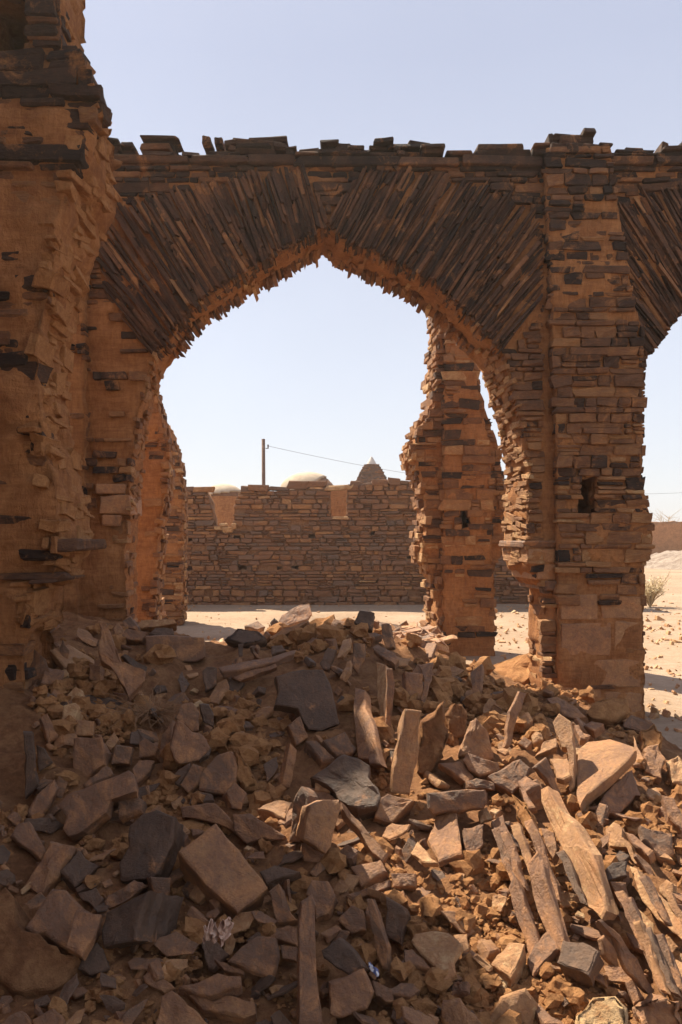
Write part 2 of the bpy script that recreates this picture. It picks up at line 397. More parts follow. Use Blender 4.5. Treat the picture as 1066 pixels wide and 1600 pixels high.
# broken stones set in the soffits of the upper right reveal and springer
mb = MB()
def reveal(pts, sgn, dens, tone):
    for i in range(len(pts) - 1):
        (x1, z1), (x2, z2) = wa(pts[i]), wa(pts[i + 1]); L = math.hypot(x2 - x1, z2 - z1)
        for k in range(int(L * dens)):
            t, d = R.random(), U(.04, TA - .03)
            nx, nz = (z2 - z1) / L * sgn, -(x2 - x1) / L * sgn
            c = (x1 + (x2 - x1) * t - .1 * d, YA + d, z1 + (z2 - z1) * t)
            ax = frame_axes((-.1, .99, 0), ((x2 - x1) / L, 0, (z2 - z1) / L), (nx, 0, nz), R.gauss(0, .07), R.gauss(0, .08))
            stone(mb, c, ax, (U(.05, .13), U(.014, .026), U(.010, .028)), clamp(R.gauss(tone, .1)), .006, .2, .08)
reveal(ARC_R[7:14], -1, 75, .78); reveal(ARC_L[1:8], -1, 40, .74); reveal(ARC_L[7:], -1, 14, .78); reveal(ARC_R[:8], -1, 18, .76)
mb.build('soffit_stones', [M_STONE], arcade)
# --- voussoir rings
def poly_len(p, q): return math.hypot(q[0] - p[0], q[1] - p[1])
def voussoirs(name, arcL, arcR, ring):
    root = None; mb = MB()
    ringw = [wa(p) for p in ring]
    for pts, sgn, a_lo, a_hi in ((arcL, -1, 50, 77), (arcR[::-1] + [(arcL[-1][0] + 1, arcL[-1][1])], 1, 51, 64)):
        W = [wa(p) for p in pts]; seg = [poly_len(W[i], W[i + 1]) for i in range(len(W) - 1)]; tot = sum(seg)
        for yo, tooth, dep, oth in ((.0, 0, .26, .0), (.0, 0, .22, -.026), (.45, 1, .30, .0)):
            s = 0.0
            while s < tot:
                t = s / tot; th = U(.013, .040) * (1 if not tooth else 1.25)
                q = s; i = 0
                while i < len(seg) - 1 and q > seg[i]: q -= seg[i]; i += 1
                f = q / seg[i]; px, pz = W[i][0] + (W[i + 1][0] - W[i][0]) * f, W[i][1] + (W[i + 1][1] - W[i][1]) * f
                a = math.radians(a_lo + (a_hi - a_lo) * t + R.gauss(0, 2.4)); d = np.array([sgn * math.cos(a), math.sin(a)])
                L = 0.0
                while L < 1.6 and (L < .06 or inside(ringw, px + d[0] * (L + .02), pz + d[1] * (L + .02))): L += .02
                if L > .07 and not (tooth and t < .10):
                    ex = R.choice((U(0, .02), U(.0, .03), U(.015, .055))) if tooth else U(-.025, .02)
                    l0 = -ex; Lt = L + U(-.05, .05)
                    if tooth: Lt = min(Lt, .5)
                    while l0 < Lt - .04:
                        ln = U(.10, .60)
                        if Lt - (l0 + ln) < .12: ln = Lt - l0
                        cx, cz = px + d[0] * (l0 + ln / 2), pz + d[1] * (l0 + ln / 2)
                        pr = U(.022, .058) + oth - (.03 if R.random() < .08 else 0)
                        cy = YA + yo + dep / 2 - (pr if not tooth else 0) + (U(-.03, .03) if tooth else 0)
                        if tooth: cx += -.1 * yo; 
                        r = R.random(); tn = R.gauss(.20, .10) if r < .66 else (R.gauss(.40, .1) if r < .93 else R.gauss(.62, .08))
                        if tooth: tn = R.gauss(.55, .2)
                        if tooth or R.random() > .035:
                            stone(mb, (cx, cy, cz), frame_axes((d[0], 0, d[1]), (-d[1] * sgn * -1, 0, d[0] * sgn * -1), NF, R.gauss(0, .012), 0), (ln / 2 - .003, dep / 2, th / 2 - .0015), clamp(tn), .005, .16, .09)
                        l0 += ln
                s += th * .90 + (.010 if R.random() < .06 else 0)
    return mb.build(name, [M_SLAB], arcade)
voussoirs('arch', ARC_L[7:], ARC_R[:8], ring_main)
voussoirs('arch', shift(ARC_L[7:], SH), shift(ARC_R[:8], SH), ring_next)
# --- pilasters standing proud of the wall
def pilaster(px_poly, hole=None, tonef=tone_a, skipf=skip_a):
    mb = MB(); yf = YA - .085
    fr = [(x, yf, z) for x, z in map(wa, px_poly)]; bk = [(x, YA + .10, z) for x, z in map(wa, px_poly)]
    holes = []
    loops = [[wa(p) for p in px_poly]]
    if hole:
        hw = [wa(p) for p in hole]; loops.append(hw)
        holes = [([(x, yf, z) for x, z in hw], [(x, YA + .10, z) for x, z in hw])]
    mud_solid(mb, fr, bk, step=.04, inner=.045, amp=.012, side_amp=.008, layers=3, jit=.006, holes=holes, recess=.016, patch=.024)
    o = mb.build('pilaster', [M_MUD], arcade, smooth=True); merge(o)
    m2 = MB()
    masonry(m2, (0, yf, 0), FX, FZ, NF, loops, h=(.04, .115), w=(.08, .36), out=(-.004, .030), tone=tonef, skip=skipf, ragged=.035)
    m2.build('masonry', [M_STONE], o)
    return o
PIL = [(868, 1170), (869, 900), (867, 700), (858, 480), (850, 330), (850, 240), (950, 240), (958, 320), (984, 470), (1001, 545), (999, 640), (997, 750), (1008, 800), (1014, 850), (1001, 884), (1000, 1000), (1003, 1170)]
def skip_pil(x, z): 
    if z < 1.05: return .97
    return clamp(.0 + clamp((2.0 - z) / 1.2) * .45 + noise.fractal(Vector((x * 1.3, 9, z * 1.3)), 1, 2, 3) * .28, 0, .97)
right_pil = pilaster(PIL, hole=[(900, 808), (901, 748), (928, 746), (929, 806)], skipf=skip_pil)
def skip_lp(x, z): return clamp(.72 + noise.fractal(Vector((x * 1.3, 4, z * 1.3)), 1, 2, 3) * .6, 0, .9)
pilaster([(-30, 1170), (-30, 246), (60, 246), (150, 300), (136, 480), (136, 790), (120, 830), (136, 1170)], skipf=skip_lp)
# big dressed blocks at the foot of the right pilaster
mb = MB()
for (x0, y0, x1, y1) in ((872, 928, 930, 968), (934, 930, 998, 966), (872, 972, 950, 1023), (955, 970, 998, 1020), (872, 1027, 917, 1066), (921, 1028, 997, 1072), (872, 1070, 935, 1120), (940, 1078, 999, 1150)):
    (a, zt), (b_, zb) = wa((x0, y0)), wa((x1, y1))
    stone(mb, ((a + b_) / 2, YA - .085 + .079, (zt + zb) / 2), frame_axes(FX, FZ, NF, R.gauss(0, .01)), ((b_ - a) / 2, .075, (zt - zb) / 2), clamp(R.gauss(.74, .05)), .012, .05, .03)
mb.build('footing_block', [M_ROCK], right_pil)
# --- corbels under the springers
def corbel(slabs):
    mb = MB()
    for x0, y0, x1, y1, tn in slabs:
        (a, zt), (b_, zb) = wa((x0, y0)), wa((x1, y1)); sk = -.05 * TA
        stone(mb, ((a + b_) / 2 + sk, YA + TA / 2 - .01, (zt + zb) / 2), frame_axes((1, 0, 0), FZ, (.10, -1, 0), 0, 0), ((b_ - a) / 2, TA / 2 + .015, (zt - zb) / 2), tn, .014, .07, .035)
    o = mb.build('corbel', [M_ROCK], arcade)
corbel([(817, 845, 868, 856, .35), (822, 857, 870, 880, .8), (838, 881, 870, 906, .78), (852, 907, 870, 923, .4)])
corbel([(150, 756, 197, 772, .7), (158, 774, 204, 804, .72), (160, 805, 190, 822, .5)])
# --- loose coping along the top
mb = MB()
x = 80
while x < 1500:
    w0 = U(30, 90) if R.random() < .45 else U(14, 44)
    yb = 246; layers = [U(4, 9) for _ in range(R.choice((2, 2, 3, 3, 4)))]
    if 858 < x + w0 / 2 < 935: layers = [14, 16, 10]
    for k, hh in enumerate(layers):
        ww = w0 * U(.6, 1.15); xc = x + w0 / 2 + U(-4, 4); (a, z) = wa((xc, yb - hh / 2))
        if k == 0 or R.random() < .8:
            stone(mb, (a, YA - .04 + U(-.02, .05) + .12, z), frame_axes(FX, FZ, NF, R.gauss(0, .03), R.gauss(0, .03)), (ww / 2 * SA, U(.12, .17), hh / 2 * SA), clamp(R.gauss(.2, .12)), .010, .16, .06)
            stone(mb, (a - .05, YA + .42 + U(-.05, .05), z + U(-.02, .02)), frame_axes(FX, FZ, NF, R.gauss(0, .05)), (ww / 2 * SA, U(.15, .2), hh / 2 * SA), clamp(R.gauss(.25, .12)), .010, .16, .06)
        yb -= hh
    x += w0
# two long thin flagstones under the coping, and single stones sticking up from it
for x0, x1, y0, y1 in ((175, 300, 246, 256), (300, 388, 247, 258), (390, 462, 246, 259), (462, 620, 248, 262), (622, 716, 249, 263), (718, 846, 247, 262), (952, 1020, 248, 260), (1022, 1110, 246, 258)):
    (a, zt), (b_, zb) = wa((x0, y0)), wa((x1, y1))
    stone(mb, ((a + b_) / 2, YA + .14, (zt + zb) / 2), frame_axes(FX, FZ, NF, R.gauss(0, .008)), ((b_ - a) / 2 - .004, .20, (zt - zb) / 2), clamp(R.gauss(.33, .1)), .012, .10, .04)
for xc, yc, ww, hh in ((323, 219, 13, 12), (342, 222, 14, 10), (405, 226, 84, 12), (420, 219, 54, 9), (536, 233, 24, 16), (640, 229, 66, 8), (655, 224, 34, 7), (775, 232, 60, 9), (895, 219, 70, 13), (900, 232, 56, 14), (860, 222, 8, 18), (990, 238, 30, 14), (1038, 236, 12, 22), (1090, 234, 60, 16)):
    (a, z) = wa((xc, yc)); stone(mb, (a, YA + .1, z), frame_axes(FX, FZ, NF, R.gauss(0, .07)), (ww / 2 * SA, .12, hh / 2 * SA), clamp(R.gauss(.18, .08)), .010, .2, .06)
mb.build('coping', [M_STONE], arcade)

# ---------------------------------------------------------------- the near pier at the left (front plane 4.4 m away)
YN, SN = 4.4, 4.4 / F
YNB = 5.05
rows = [(-260, 92, 128), (0, 92, 127), (74, 94, 123), (80, 124, 126), (105, 135, 137), (150, 155, 157), (180, 162, 166), (189, 140, 171), (220, 131, 178), (242, 126, 183), (262, 117, 180), (310, 101, 160), (345, 93, 147), (400, 85, 131), (450, 77, 119), (506, 60, 106), (560, 57, 102), (600, 58, 104), (656, 62, 110), (700, 69, 118), (750, 82, 128), (800, 90, 136), (842, 92, 143), (863, 92, 141), (870, 84, 127), (905, 84, 124), (908, 50, 101), (985, 50, 99), (992, 40, 66), (1100, 38, 60), (1320, 36, 58)]
def pn(x, y): return ((x - CX) * SN, YN, EYE + (HY - y) * SN)
frN = [pn(-560, -260)] + [pn(f, y) for y, f, b_ in rows] + [pn(-560, 1320)]
bkN = [((-560 - CX) * SN, YNB, pn(0, -260)[2])] + [((b_ - CX) / F * YNB, YNB, EYE + (HY - y) * SN) for y, f, b_ in rows] + [((-560 - CX) * SN, YNB, pn(0, 1320)[2])]
near = thing('ruined_pier', (-1.9, YN + .3, 0), 'tall shadowed pier with a broken arch stub, in front of the arcade', 'pier')
mb = MB()
nh = [(-30, 82), (-30, -20), (44, -20), (45, 78)]
hf = [pn(*p) for p in nh]; hb = [(x, YN + .42, z) for x, y, z in hf]
mud_solid(mb, frN, bkN, holes=[(hf, hb)], step=.04, inner=.045, amp=.040, side_amp=.05, layers=9, jit=.006, recess=.008, patch=.03, strata=.028)
o = mb.build('pier_body', [M_MUD], near, smooth=True); merge(o)
mb = MB()
def tone_n(x, z):
    y = HY - (z - EYE) / SN
    return R.gauss(.16, .08) if R.random() < (.6 if y < 270 else .3) else R.gauss(.58, .1)
def skip_n(x, z):
    y = HY - (z - EYE) / SN
    g = noise.fractal(Vector((x * 1.6, 1, z * 1.6)), 1, 2, 3)
    return clamp((.04 if y < 290 else .70) + g * .5, 0, .97)
loopN = [[(p[0], p[2]) for p in frN], [(p[0], p[2]) for p in hf]]
zsplit = pn(0, 268)[2]
BIG = [(-9, zsplit), (9, zsplit), (9, 9), (-9, 9)]
topN = [(x, max(z, zsplit)) for x, z in loopN[0]]
masonry(mb, (0, YN - .02, 0), FX, FZ, NF, [topN, loopN[1]], h=(.035, .11), w=(.12, .5), out=(-.004, .035), tone=tone_n, skip=lambda x, z: .03, ragged=.02)
masonry(mb, (0, YN, 0), FX, FZ, NF, loopN, h=(.04, .10), w=(.10, .42), out=(-.014, .018), tone=tone_n, skip=skip_n, ragged=.02)
for x0, y0, x1, y1, tn in ((-40, 190, 130, 214, .12), (-60, 216, 132, 242, .12), (-30, 246, 118, 262, .15), (50, 0, 92, 18, .2), (48, 20, 92, 44, .25), (49, 46, 93, 74, .2), (-60, 84, 124, 104, .4), (-10, 530, 28, 544, .12), (-30, 552, 42, 574, .12), (-20, 590, 54, 616, .12), (-10, 640, 52, 654, .14), (24, 668, 66, 690, .3), (-40, 804, 58, 824, .25), (-50, 896, 94, 907, .35), (0, 1040, 26, 1066, .14), (0, 1082, 18, 1102, .14)):
    (a, _, zt), (b_, _, zb) = pn(x0, y0), pn(x1, y1)
    stone(mb, ((a + b_) / 2, YN + .078, (zt + zb) / 2), frame_axes(FX, FZ, NF, R.gauss(0, .03)), ((b_ - a) / 2, .085, (zt - zb) / 2), tn, .012, .22, .06)
mb.build('masonry', [M_STONE], near)
# the deep dark recess at the top of the pier: four sides and a back
mb = MB(); hx0, hx1 = hf[0][0], hf[2][0]; hz0, hz1 = hf[0][2], hf[1][2]; yb = YN + .95
V = [(x - (.38 if y == yb else 0), y, z) for y in (YN + .40, yb) for x, z in ((hx0 - .02, hz0 - .02), (hx1 + .02, hz0 - .02), (hx1 + .02, hz1 + .02), (hx0 - .02, hz1 + .02))]
V += [(x - (.42 if y > yb else 0), y, z) for y in (YN + .40, yb + .06) for x, z in ((hx0 - .07, hz0 - .07), (hx1 + .07, hz0 - .07), (hx1 + .07, hz1 + .07), (hx0 - .07, hz1 + .07))]
q = [(i, (i + 1) % 4, 4 + (i + 1) % 4, 4 + i) for i in range(4)]; q2 = [(8 + i, 12 + i, 12 + (i + 1) % 4, 8 + (i + 1) % 4) for i in range(4)]
q3 = [(i, 8 + i, 8 + (i + 1) % 4, (i + 1) % 4) for i in range(4)]
mb.add(V, [np.array(q + q2 + q3 + [(4, 5, 6, 7), (15, 14, 13, 12)])], .2); mb.build('niche', [M_MUD], near)
# unseen wall added out of frame on the left, to darken the heap's left side
mb = MB()
stone(mb, (-2.6, 1.1, 2.6), frame_axes((0, 1, 0), FZ, (1, 0, 0)), (3.29, .3, 2.75), .7, .03, .01, .01)
mb.build('unseen_shade_wall', [M_MUD], near)
# shards in the broken, right-facing side
mb = MB()
for i in range(1, len(rows) - 1):
    y0, f0, b0 = rows[i]; y1, f1, b1 = rows[i + 1]
    if y1 > 1000: break
    for k in range(int((y1 - y0) * .34)):
        t, d = R.random(), R.random()
        xf = (f0 + (f1 - f0) * t - CX) * SN; xb = (b0 + (b1 - b0) * t - CX) / F * YNB; y = y0 + (y1 - y0) * t
        c = (xf + (xb - xf) * d + U(-.055, -.006), YN + .03 + (YNB - YN - .05) * d, EYE + (HY - y) * SN)
        ax = frame_axes((.05, 1, 0), (U(-.15, .15), 0, 1), (1, 0, 0), R.gauss(0, .12), R.gauss(0, .15))
        stone(mb, c, ax, (U(.03, .13), U(.014, .05), min(.06, R.lognormvariate(math.log(.02), .5))), clamp(R.gauss(.72, .10) if R.random() < .88 else R.gauss(.3, .1)), .005, .22, .09)
mb.build('broken_edge', [M_CLOD], near)
mb = MB()
for x0, y0, x1, y1, y_a, y_b, tn in ((84, 843, 118, 862, YN - .02, YNB - .05, .4), (48, 905, 92, 911, YN - .03, YNB - .2, .35)):
    (a, _, zt), (b_, _, zb) = pn(x0, y0), pn(x1, y1)
    stone(mb, ((a + b_) / 2, (y_a + y_b) / 2, (zt + zb) / 2), frame_axes(FX, FZ, NF, .06), ((b_ - a) / 2, (y_b - y_a) / 2, (zt - zb) / 2), tn, .012, .2, .05)
mb.build('corbel', [M_STONE], near)

# ---------------------------------------------------------------- second row: ruined piers
def pier(name, Y, t, poly, label, loc_px, hole=None, tonef=None, skipf=None, sides=(), skew=-.10, proud=None):
    S = Y / F
    w_ = lambda p: ((p[0] - CX) * S, EYE + (HY - p[1]) * S)
    W = [w_(p) for p in poly]; fr = [(x, Y, z) for x, z in W]
    root = thing(name, ((loc_px - CX) * S, Y + t / 2, 0), label, 'pier')
    mb = MB(); holes = []; loops = [W]
    if hole:
        H = [w_(p) for p in hole]; loops.append(H); holes = [([(x, Y, z) for x, z in H], [(x + skew * t, Y + t, z) for x, z in H])]
    mud_solid(mb, fr, back_of(fr, t, skew), step=.055, inner=.065, amp=.018, recess=.02, patch=.03, strata=.022, side_amp=.03, layers=8, jit=.012, holes=holes, tone=.85)
    if hole:
        H = [w_(p) for p in hole]; cx = sum(p[0] for p in H) / 4; cz = sum(p[1] for p in H) / 4
        stone(mb, (cx, Y + t * .6, cz), frame_axes(FX, FZ, NF), (.16, .05, .22), .3)
    o = mb.build('pier_body', [M_MUD], root, smooth=True); merge(o)
    mb = MB()
    masonry(mb, (0, Y, 0), FX, FZ, NF, loops, h=(.05, .14), w=(.12, .45), out=(-.015, .03), tone=tonef, skip=skipf, ragged=.04, small=True)
    for pts, sgn in sides:                                        # faces turned along the depth
        for i in range(len(pts) - 1):
            (x1, z1), (x2, z2) = w_(pts[i]), w_(pts[i + 1]); L = math.hypot(x2 - x1, z2 - z1)
            for k in range(int(L * 36)):
                q, d = R.random(), U(.04, t)
                c = (x1 + (x2 - x1) * q + skew * d, Y + d, z1 + (z2 - z1) * q)
                stone(mb, c, frame_axes((skew, 1, 0), (0, 0, 1), (sgn, 0, 0), R.gauss(0, .05), R.gauss(0, .1)), (U(.06, .2), U(.03, .06), U(.02, .06)), clamp(R.gauss(.68, .14)), .008, .15, .06, 0, True)
    mb.build('masonry', [M_STONE], root)
    if proud:
        m3 = MB(); Wp = [w_(p) for p in proud]; f3 = [(x, Y - .10, z) for x, z in Wp]; b3 = [(x, Y + .05, z) for x, z in Wp]
        lp = [Wp]; hl = []
        if hole: H = [w_(p) for p in hole]; lp.append(H); hl = [([(x, Y - .10, z) for x, z in H], [(x, Y + .05, z) for x, z in H])]
        mud_solid(m3, f3, b3, step=.055, inner=.065, amp=.016, recess=.016, patch=.024, side_amp=.01, layers=2, jit=.008, holes=hl)
        p = m3.build('pilaster', [M_MUD], root, smooth=True); merge(p)
        m4 = MB(); masonry(m4, (0, Y - .10, 0), FX, FZ, NF, lp, h=(.06, .15), w=(.14, .45), out=(-.015, .03), tone=tonef, skip=skipf, ragged=.05, small=True)
        m4.build('masonry', [M_STONE], p)
    return root
def tone_b(x, z):
    return R.gauss(.3, .13) if R.random() < .22 + .4 * clamp((z - 1.9) / 1.5) else R.gauss(.70, .12)
def skip_b(x, z):
    return clamp((.04 if z > 1.5 else .55) + noise.fractal(Vector((x * 1.2, 6, z * 1.2)), 1, 2, 3) * .5, 0, .95)
BL = [(684, 1075), (684, 908), (672, 888), (660, 862), (662, 850), (668, 820), (666, 780), (657, 735), (643, 708), (660, 664), (682, 634), (688, 540), (692, 420)]
BR = [(738, 420), (745, 500), (748, 560), (750, 615), (764, 655), (782, 700), (786, 760), (788, 840), (786, 862), (776, 876), (772, 902), (771, 955), (770, 1075)]
pier('ruined_pier', 11.2, .75, BL + BR, 'pier with a broken pointed top and small square hole, seen through the big arch', 728,
     hole=[(717, 827), (716, 792), (732, 790), (733, 825)], tonef=tone_b, skipf=skip_b, sides=((BL, -1),), proud=[(692, 1075), (692, 905), (693, 640), (697, 520), (700, 430), (734, 430), (742, 560), (746, 640), (764, 690), (772, 1075)])
pier('ruined_pier', 11.2, .75, [(238, 1000), (240, 930), (248, 825), (256, 775), (260, 700), (246, 640), (236, 606), (238, 570), (252, 530), (246, 480), (60, 470), (60, 1000)],
     'ruined pier close behind the left foot of the big arch', 200, tonef=tone_b, skipf=lambda x, z: clamp((.3 if z > 2.6 else .8) + noise.noise(Vector((x, 3, z))) * .4, 0, .97),
     sides=(([(238, 1000), (240, 930), (248, 825), (256, 775), (260, 700), (246, 640), (236, 606)], 1),))
pier('ruined_pier', 15.2, .9, [(283, 1000), (283, 860), (284, 780), (279, 726), (270, 690), (262, 660), (180, 650), (180, 1000)],
     'farthest ruined pier at the left end of the far stone wall', 240, tonef=tone_b, skipf=lambda x, z: .25,
     sides=(([(283, 1000), (283, 860), (284, 780), (279, 726), (270, 690)], 1),))

# ---------------------------------------------------------------- far courtyard wall
YW, SW = 19.8, 19.8 / F
def wf(p): return ((p[0] - CX) * SW, EYE + (HY - p[1]) * SW)
wallp = [(150, 960), (150, 768), (284, 766), (322, 768), (330, 786), (334, 822), (366, 824), (368, 780), (376, 770), (440, 767), (470, 763), (516, 762), (517, 809), (543, 810), (543, 764), (541, 762), (600, 758), (655, 750), (800, 752), (905, 754), (905, 960)]
wallw = [wf(p) for p in wallp]
holes_px = [(295, 888, 6), (379, 887, 8), (460, 886, 6), (487, 838, 6), (583, 833, 4), (558, 915, 4), (588, 908, 5), (370, 840, 6), (294, 843, 6), (438, 888, 4), (700, 880, 5), (640, 870, 4)]
hl = [[wf((x - r, y + r * .6)), wf((x - r, y - r * .6)), wf((x + r, y - r * .6)), wf((x + r, y + r * .6))] for x, y, r in holes_px]
far = thing('courtyard_wall', (0, YW, 0), 'long rough stone wall with two window gaps across the far side of the courtyard', 'wall'); far['kind'] = 'thing'
mb = MB(); fr = [(x, YW, z) for x, z in wallw]
mud_solid(mb, fr, back_of(fr, .30, 0), step=.10, inner=.14, amp=.015, recess=.045, side_amp=.02, layers=4, jit=.012, holes=[([(x, YW, z) for x, z in h_], [(x, YW + .30, z) for x, z in h_]) for h_ in hl])
f2 = [(x, YW + .31, z) for x, z in wallw]; mud_solid(mb, f2, back_of(f2, .28, 0), step=.14, inner=.3, amp=.005, side_amp=.01, layers=2, jit=.008)
o = mb.build('wall_body', [M_FARMUD], far, smooth=True); merge(o)
def tone_f(x, z):
    y = HY - (z - EYE) / SW
    dark = .18 + (.35 if 815 < y < 885 else 0)
    return R.gauss(.34, .10) if R.random() < dark + .3 * noise.noise(Vector((x * .8, 0, z * .8))) else R.gauss(.58, .11)
mb = MB()
masonry(mb, (0, YW - .02, 0), FX, FZ, NF, [wallw] + hl, h=(.065, .165), w=(.12, .48), out=(-.01, .05), depth=.2, tone=tone_f, skip=lambda x, z: .04, ragged=.03, small=True, ch=.02, gap=.010, warp=.22)
for x, y, r in holes_px:                                          # the dark back of each putlog hole
    a, z = wf((x, y))
x = 150
while x < 900:                                                    # uneven top stones
    w0 = U(10, 34)
    gap = 320 < x + w0 / 2 < 380 or 512 < x + w0 / 2 < 546
    if not gap:
        yy = np.interp(x, [284, 322, 376, 440, 470, 600, 655, 900], [766, 769, 768, 764, 760, 758, 752, 754])
        hh = U(3, 12); a, z = wf((x + w0 / 2, yy - hh / 2 + 1))
        stone(mb, (a, YW + .12, z), frame_axes(FX, FZ, NF, R.gauss(0, .06)), (w0 / 2 * SW, .17, hh / 2 * SW), clamp(R.gauss(.45, .15)), .02, .2, .06, 0, True)
    x += w0 * U(.9, 1.1)
for xx, yy, ww, hh in ((342, 825, 14, 6), (356, 828, 16, 8), (350, 820, 12, 5), (366, 822, 8, 8), (531, 809, 24, 5), (529, 762, 44, 7)):
    a, z = wf((xx, yy)); stone(mb, (a, YW + .1, z), frame_axes(FX, FZ, NF, R.gauss(0, .1)), (ww / 2 * SW, .18, hh / 2 * SW), .95, .02, .25, .06)
mb.build('masonry', [M_FAR], far)

# ---------------------------------------------------------------- beyond the wall: domes, stepped tower, pole and cable, mud wall
m_white, nt, b = mat('whitewash'); co = N(nt, 'ShaderNodeTexCoord').outputs['Object']
nt.links.new(ramp(nt, tex(nt, 3, 6, .7, 0, co), [(.3, (.36, .28, .20)), (.6, (.50, .42, .32))]), b.inputs['Base Color'])
def dome(cx, cy_top, Y, r_px, hgt_px, label, cut):
    S = Y / F; x0 = (cx - CX) * S; zt = EYE + (HY - cy_top) * S; r = r_px * S; hh = hgt_px * S
    root = thing('domed_roof', (x0, Y, 0), label, 'dome')
    def shell(rr, h2, name, mt, keep=None, k=0, thick=0):
        mb = MB(); nU, nV = 56, 18; V = []
        for j in range(nV + 1):
            ph = j / nV * math.pi / 2
            for i in range(nU):
                th = i / nU * 2 * math.pi; d = Vector((math.cos(th) * math.cos(ph), math.sin(th) * math.cos(ph), math.sin(ph)))
                g = 1 + k * noise.noise(d * 9 + Vector((cx, 0, 0)))
                V.append((x0 + d.x * rr * g, Y + r + d.y * rr * g, zt - hh + d.z * h2 * g))
        Fq = [(j * nU + i, j * nU + (i + 1) % nU, (j + 1) * nU + (i + 1) % nU, (j + 1) * nU + i) for j in range(nV) for i in range(nU)]
        if keep: Fq = [f for f in Fq if keep(np.mean([V[q] for q in f], axis=0))]
        mb.add(V, [np.array(Fq)], .5); o = mb.build(name, [mt], root, smooth=True)
        if thick: md = o.modifiers.new('thick', 'SOLIDIFY'); md.thickness = thick; md.offset = -1
        return o
    def keep(c):
        q = ((c[0] - x0) / r) * cut[0] - ((c[1] - Y - r) / r) * .0 + cut[1] + .22 * noise.noise(Vector((c[0] * 1.7, c[1] * 1.7, c[2] * 2.4)))
        return q < (c[2] - (zt - hh)) / hh
    shell(r, hh, 'plaster_shell', m_white, keep, .008, .05)
    shell(r * .93, hh * .91, 'stone_core', M_FAR, None, .03)
    mb = MB(); mb2 = MB()                                         # drum under it
    zb = zt - hh; nU = 40; V = [(x0 + r * .97 * math.cos(i / nU * 6.2832), Y + r + r * .97 * math.sin(i / nU * 6.2832), z) for z in (-.1, zb + .02) for i in range(nU)]
    mb.add(V, [np.array([(i, (i + 1) % nU, nU + (i + 1) % nU, nU + i) for i in range(nU)])], .6)
    mb.build('drum_wall', [M_MUD], root, smooth=True)
dome(345, 754, 26, 33, 22, 'smaller white dome above the left window gap of the far wall', (.2, .35))
dome(480, 734, 27, 47, 32, 'larger white dome behind the far wall, right flank stripped to stone', (1.0, .15))
# plastered wall pieces seen through the right window gap
mb = MB(); a, z = ((530 - CX) / F * 22.5, 0)
stone(mb, (a, 22.5, 1.25), frame_axes(FX, FZ, NF), (.75, .2, 1.66), .8, .03, .05, .02); o = mb.build('mud_wall', [M_MUD]); tag(o, 'smooth orange mud wall filling the view through the right window gap', 'wall', kind='thing')
# stepped tower
YT = 31; S = YT / F
tower = thing('stepped_tower', ((582 - CX) * S, YT, 0), 'small stepped stone tower with a pale pointed cap behind the far wall', 'tower')
mb = MB(); zc = 0
for k in range(16):
    y1 = 757 - k * 2.1; hw = (27 - k * 1.2) * S * U(.92, 1.08); z = EYE + (HY - y1) * S
    if k == 0:
        stone(mb, ((582 - CX) * S, YT + .8, z / 2), frame_axes(FX, FZ, NF), (hw, hw, z / 2), .5, .02, .02, .02)
    nn = 9 if k < 8 else 6
    for sd in range(4):
        for q in range(nn):
            t = (q + .5) / nn * 2 - 1; cxx, cyy = [(t, -1), (1, t), (t, 1), (-1, t)][sd]
            stone(mb, ((582 - CX) * S + cxx * hw * .93, YT + .8 + cyy * hw * .93, z + .03), frame_axes(*(((1, 0, 0), FZ, (0, -1, 0)) if sd % 2 == 0 else ((0, 1, 0), FZ, (1, 0, 0))), R.gauss(0, .06)), (hw / nn * 1.0, .09, .03), clamp(R.gauss(.35, .15)), .01, .2, .05, 0, True)
    stone(mb, ((582 - CX) * S, YT + .8, z + .02), frame_axes(FX, FZ, NF), (hw * .93, hw * .93, .03), .5, .02, .02, .02, 0, True)
mb.build('tower_body', [M_FAR], tower)
mb = MB(); zb = EYE + (HY - 725) * S; V = []
for j, (hz, rr) in enumerate(((0, .24), (.06, .24), (.10, .19), (.2, .15), (.33, .07), (.40, .025))):
    for i in range(20): V.append(((582 - CX) * S + rr * math.cos(i / 20 * 6.2832), YT + .8 + rr * math.sin(i / 20 * 6.2832), zb - .05 + hz))
Fq = [(j * 20 + i, j * 20 + (i + 1) % 20, (j + 1) * 20 + (i + 1) % 20, (j + 1) * 20 + i) for j in range(5) for i in range(20)]
mb.add(V, [np.array(Fq), np.array([[100 + i for i in range(20)]])], .9); m_cap, nt, b = mat('pale_cap'); b.inputs['Base Color'].default_value = (.62, .58, .52, 1)
mb.build('cap', [m_cap], tower)
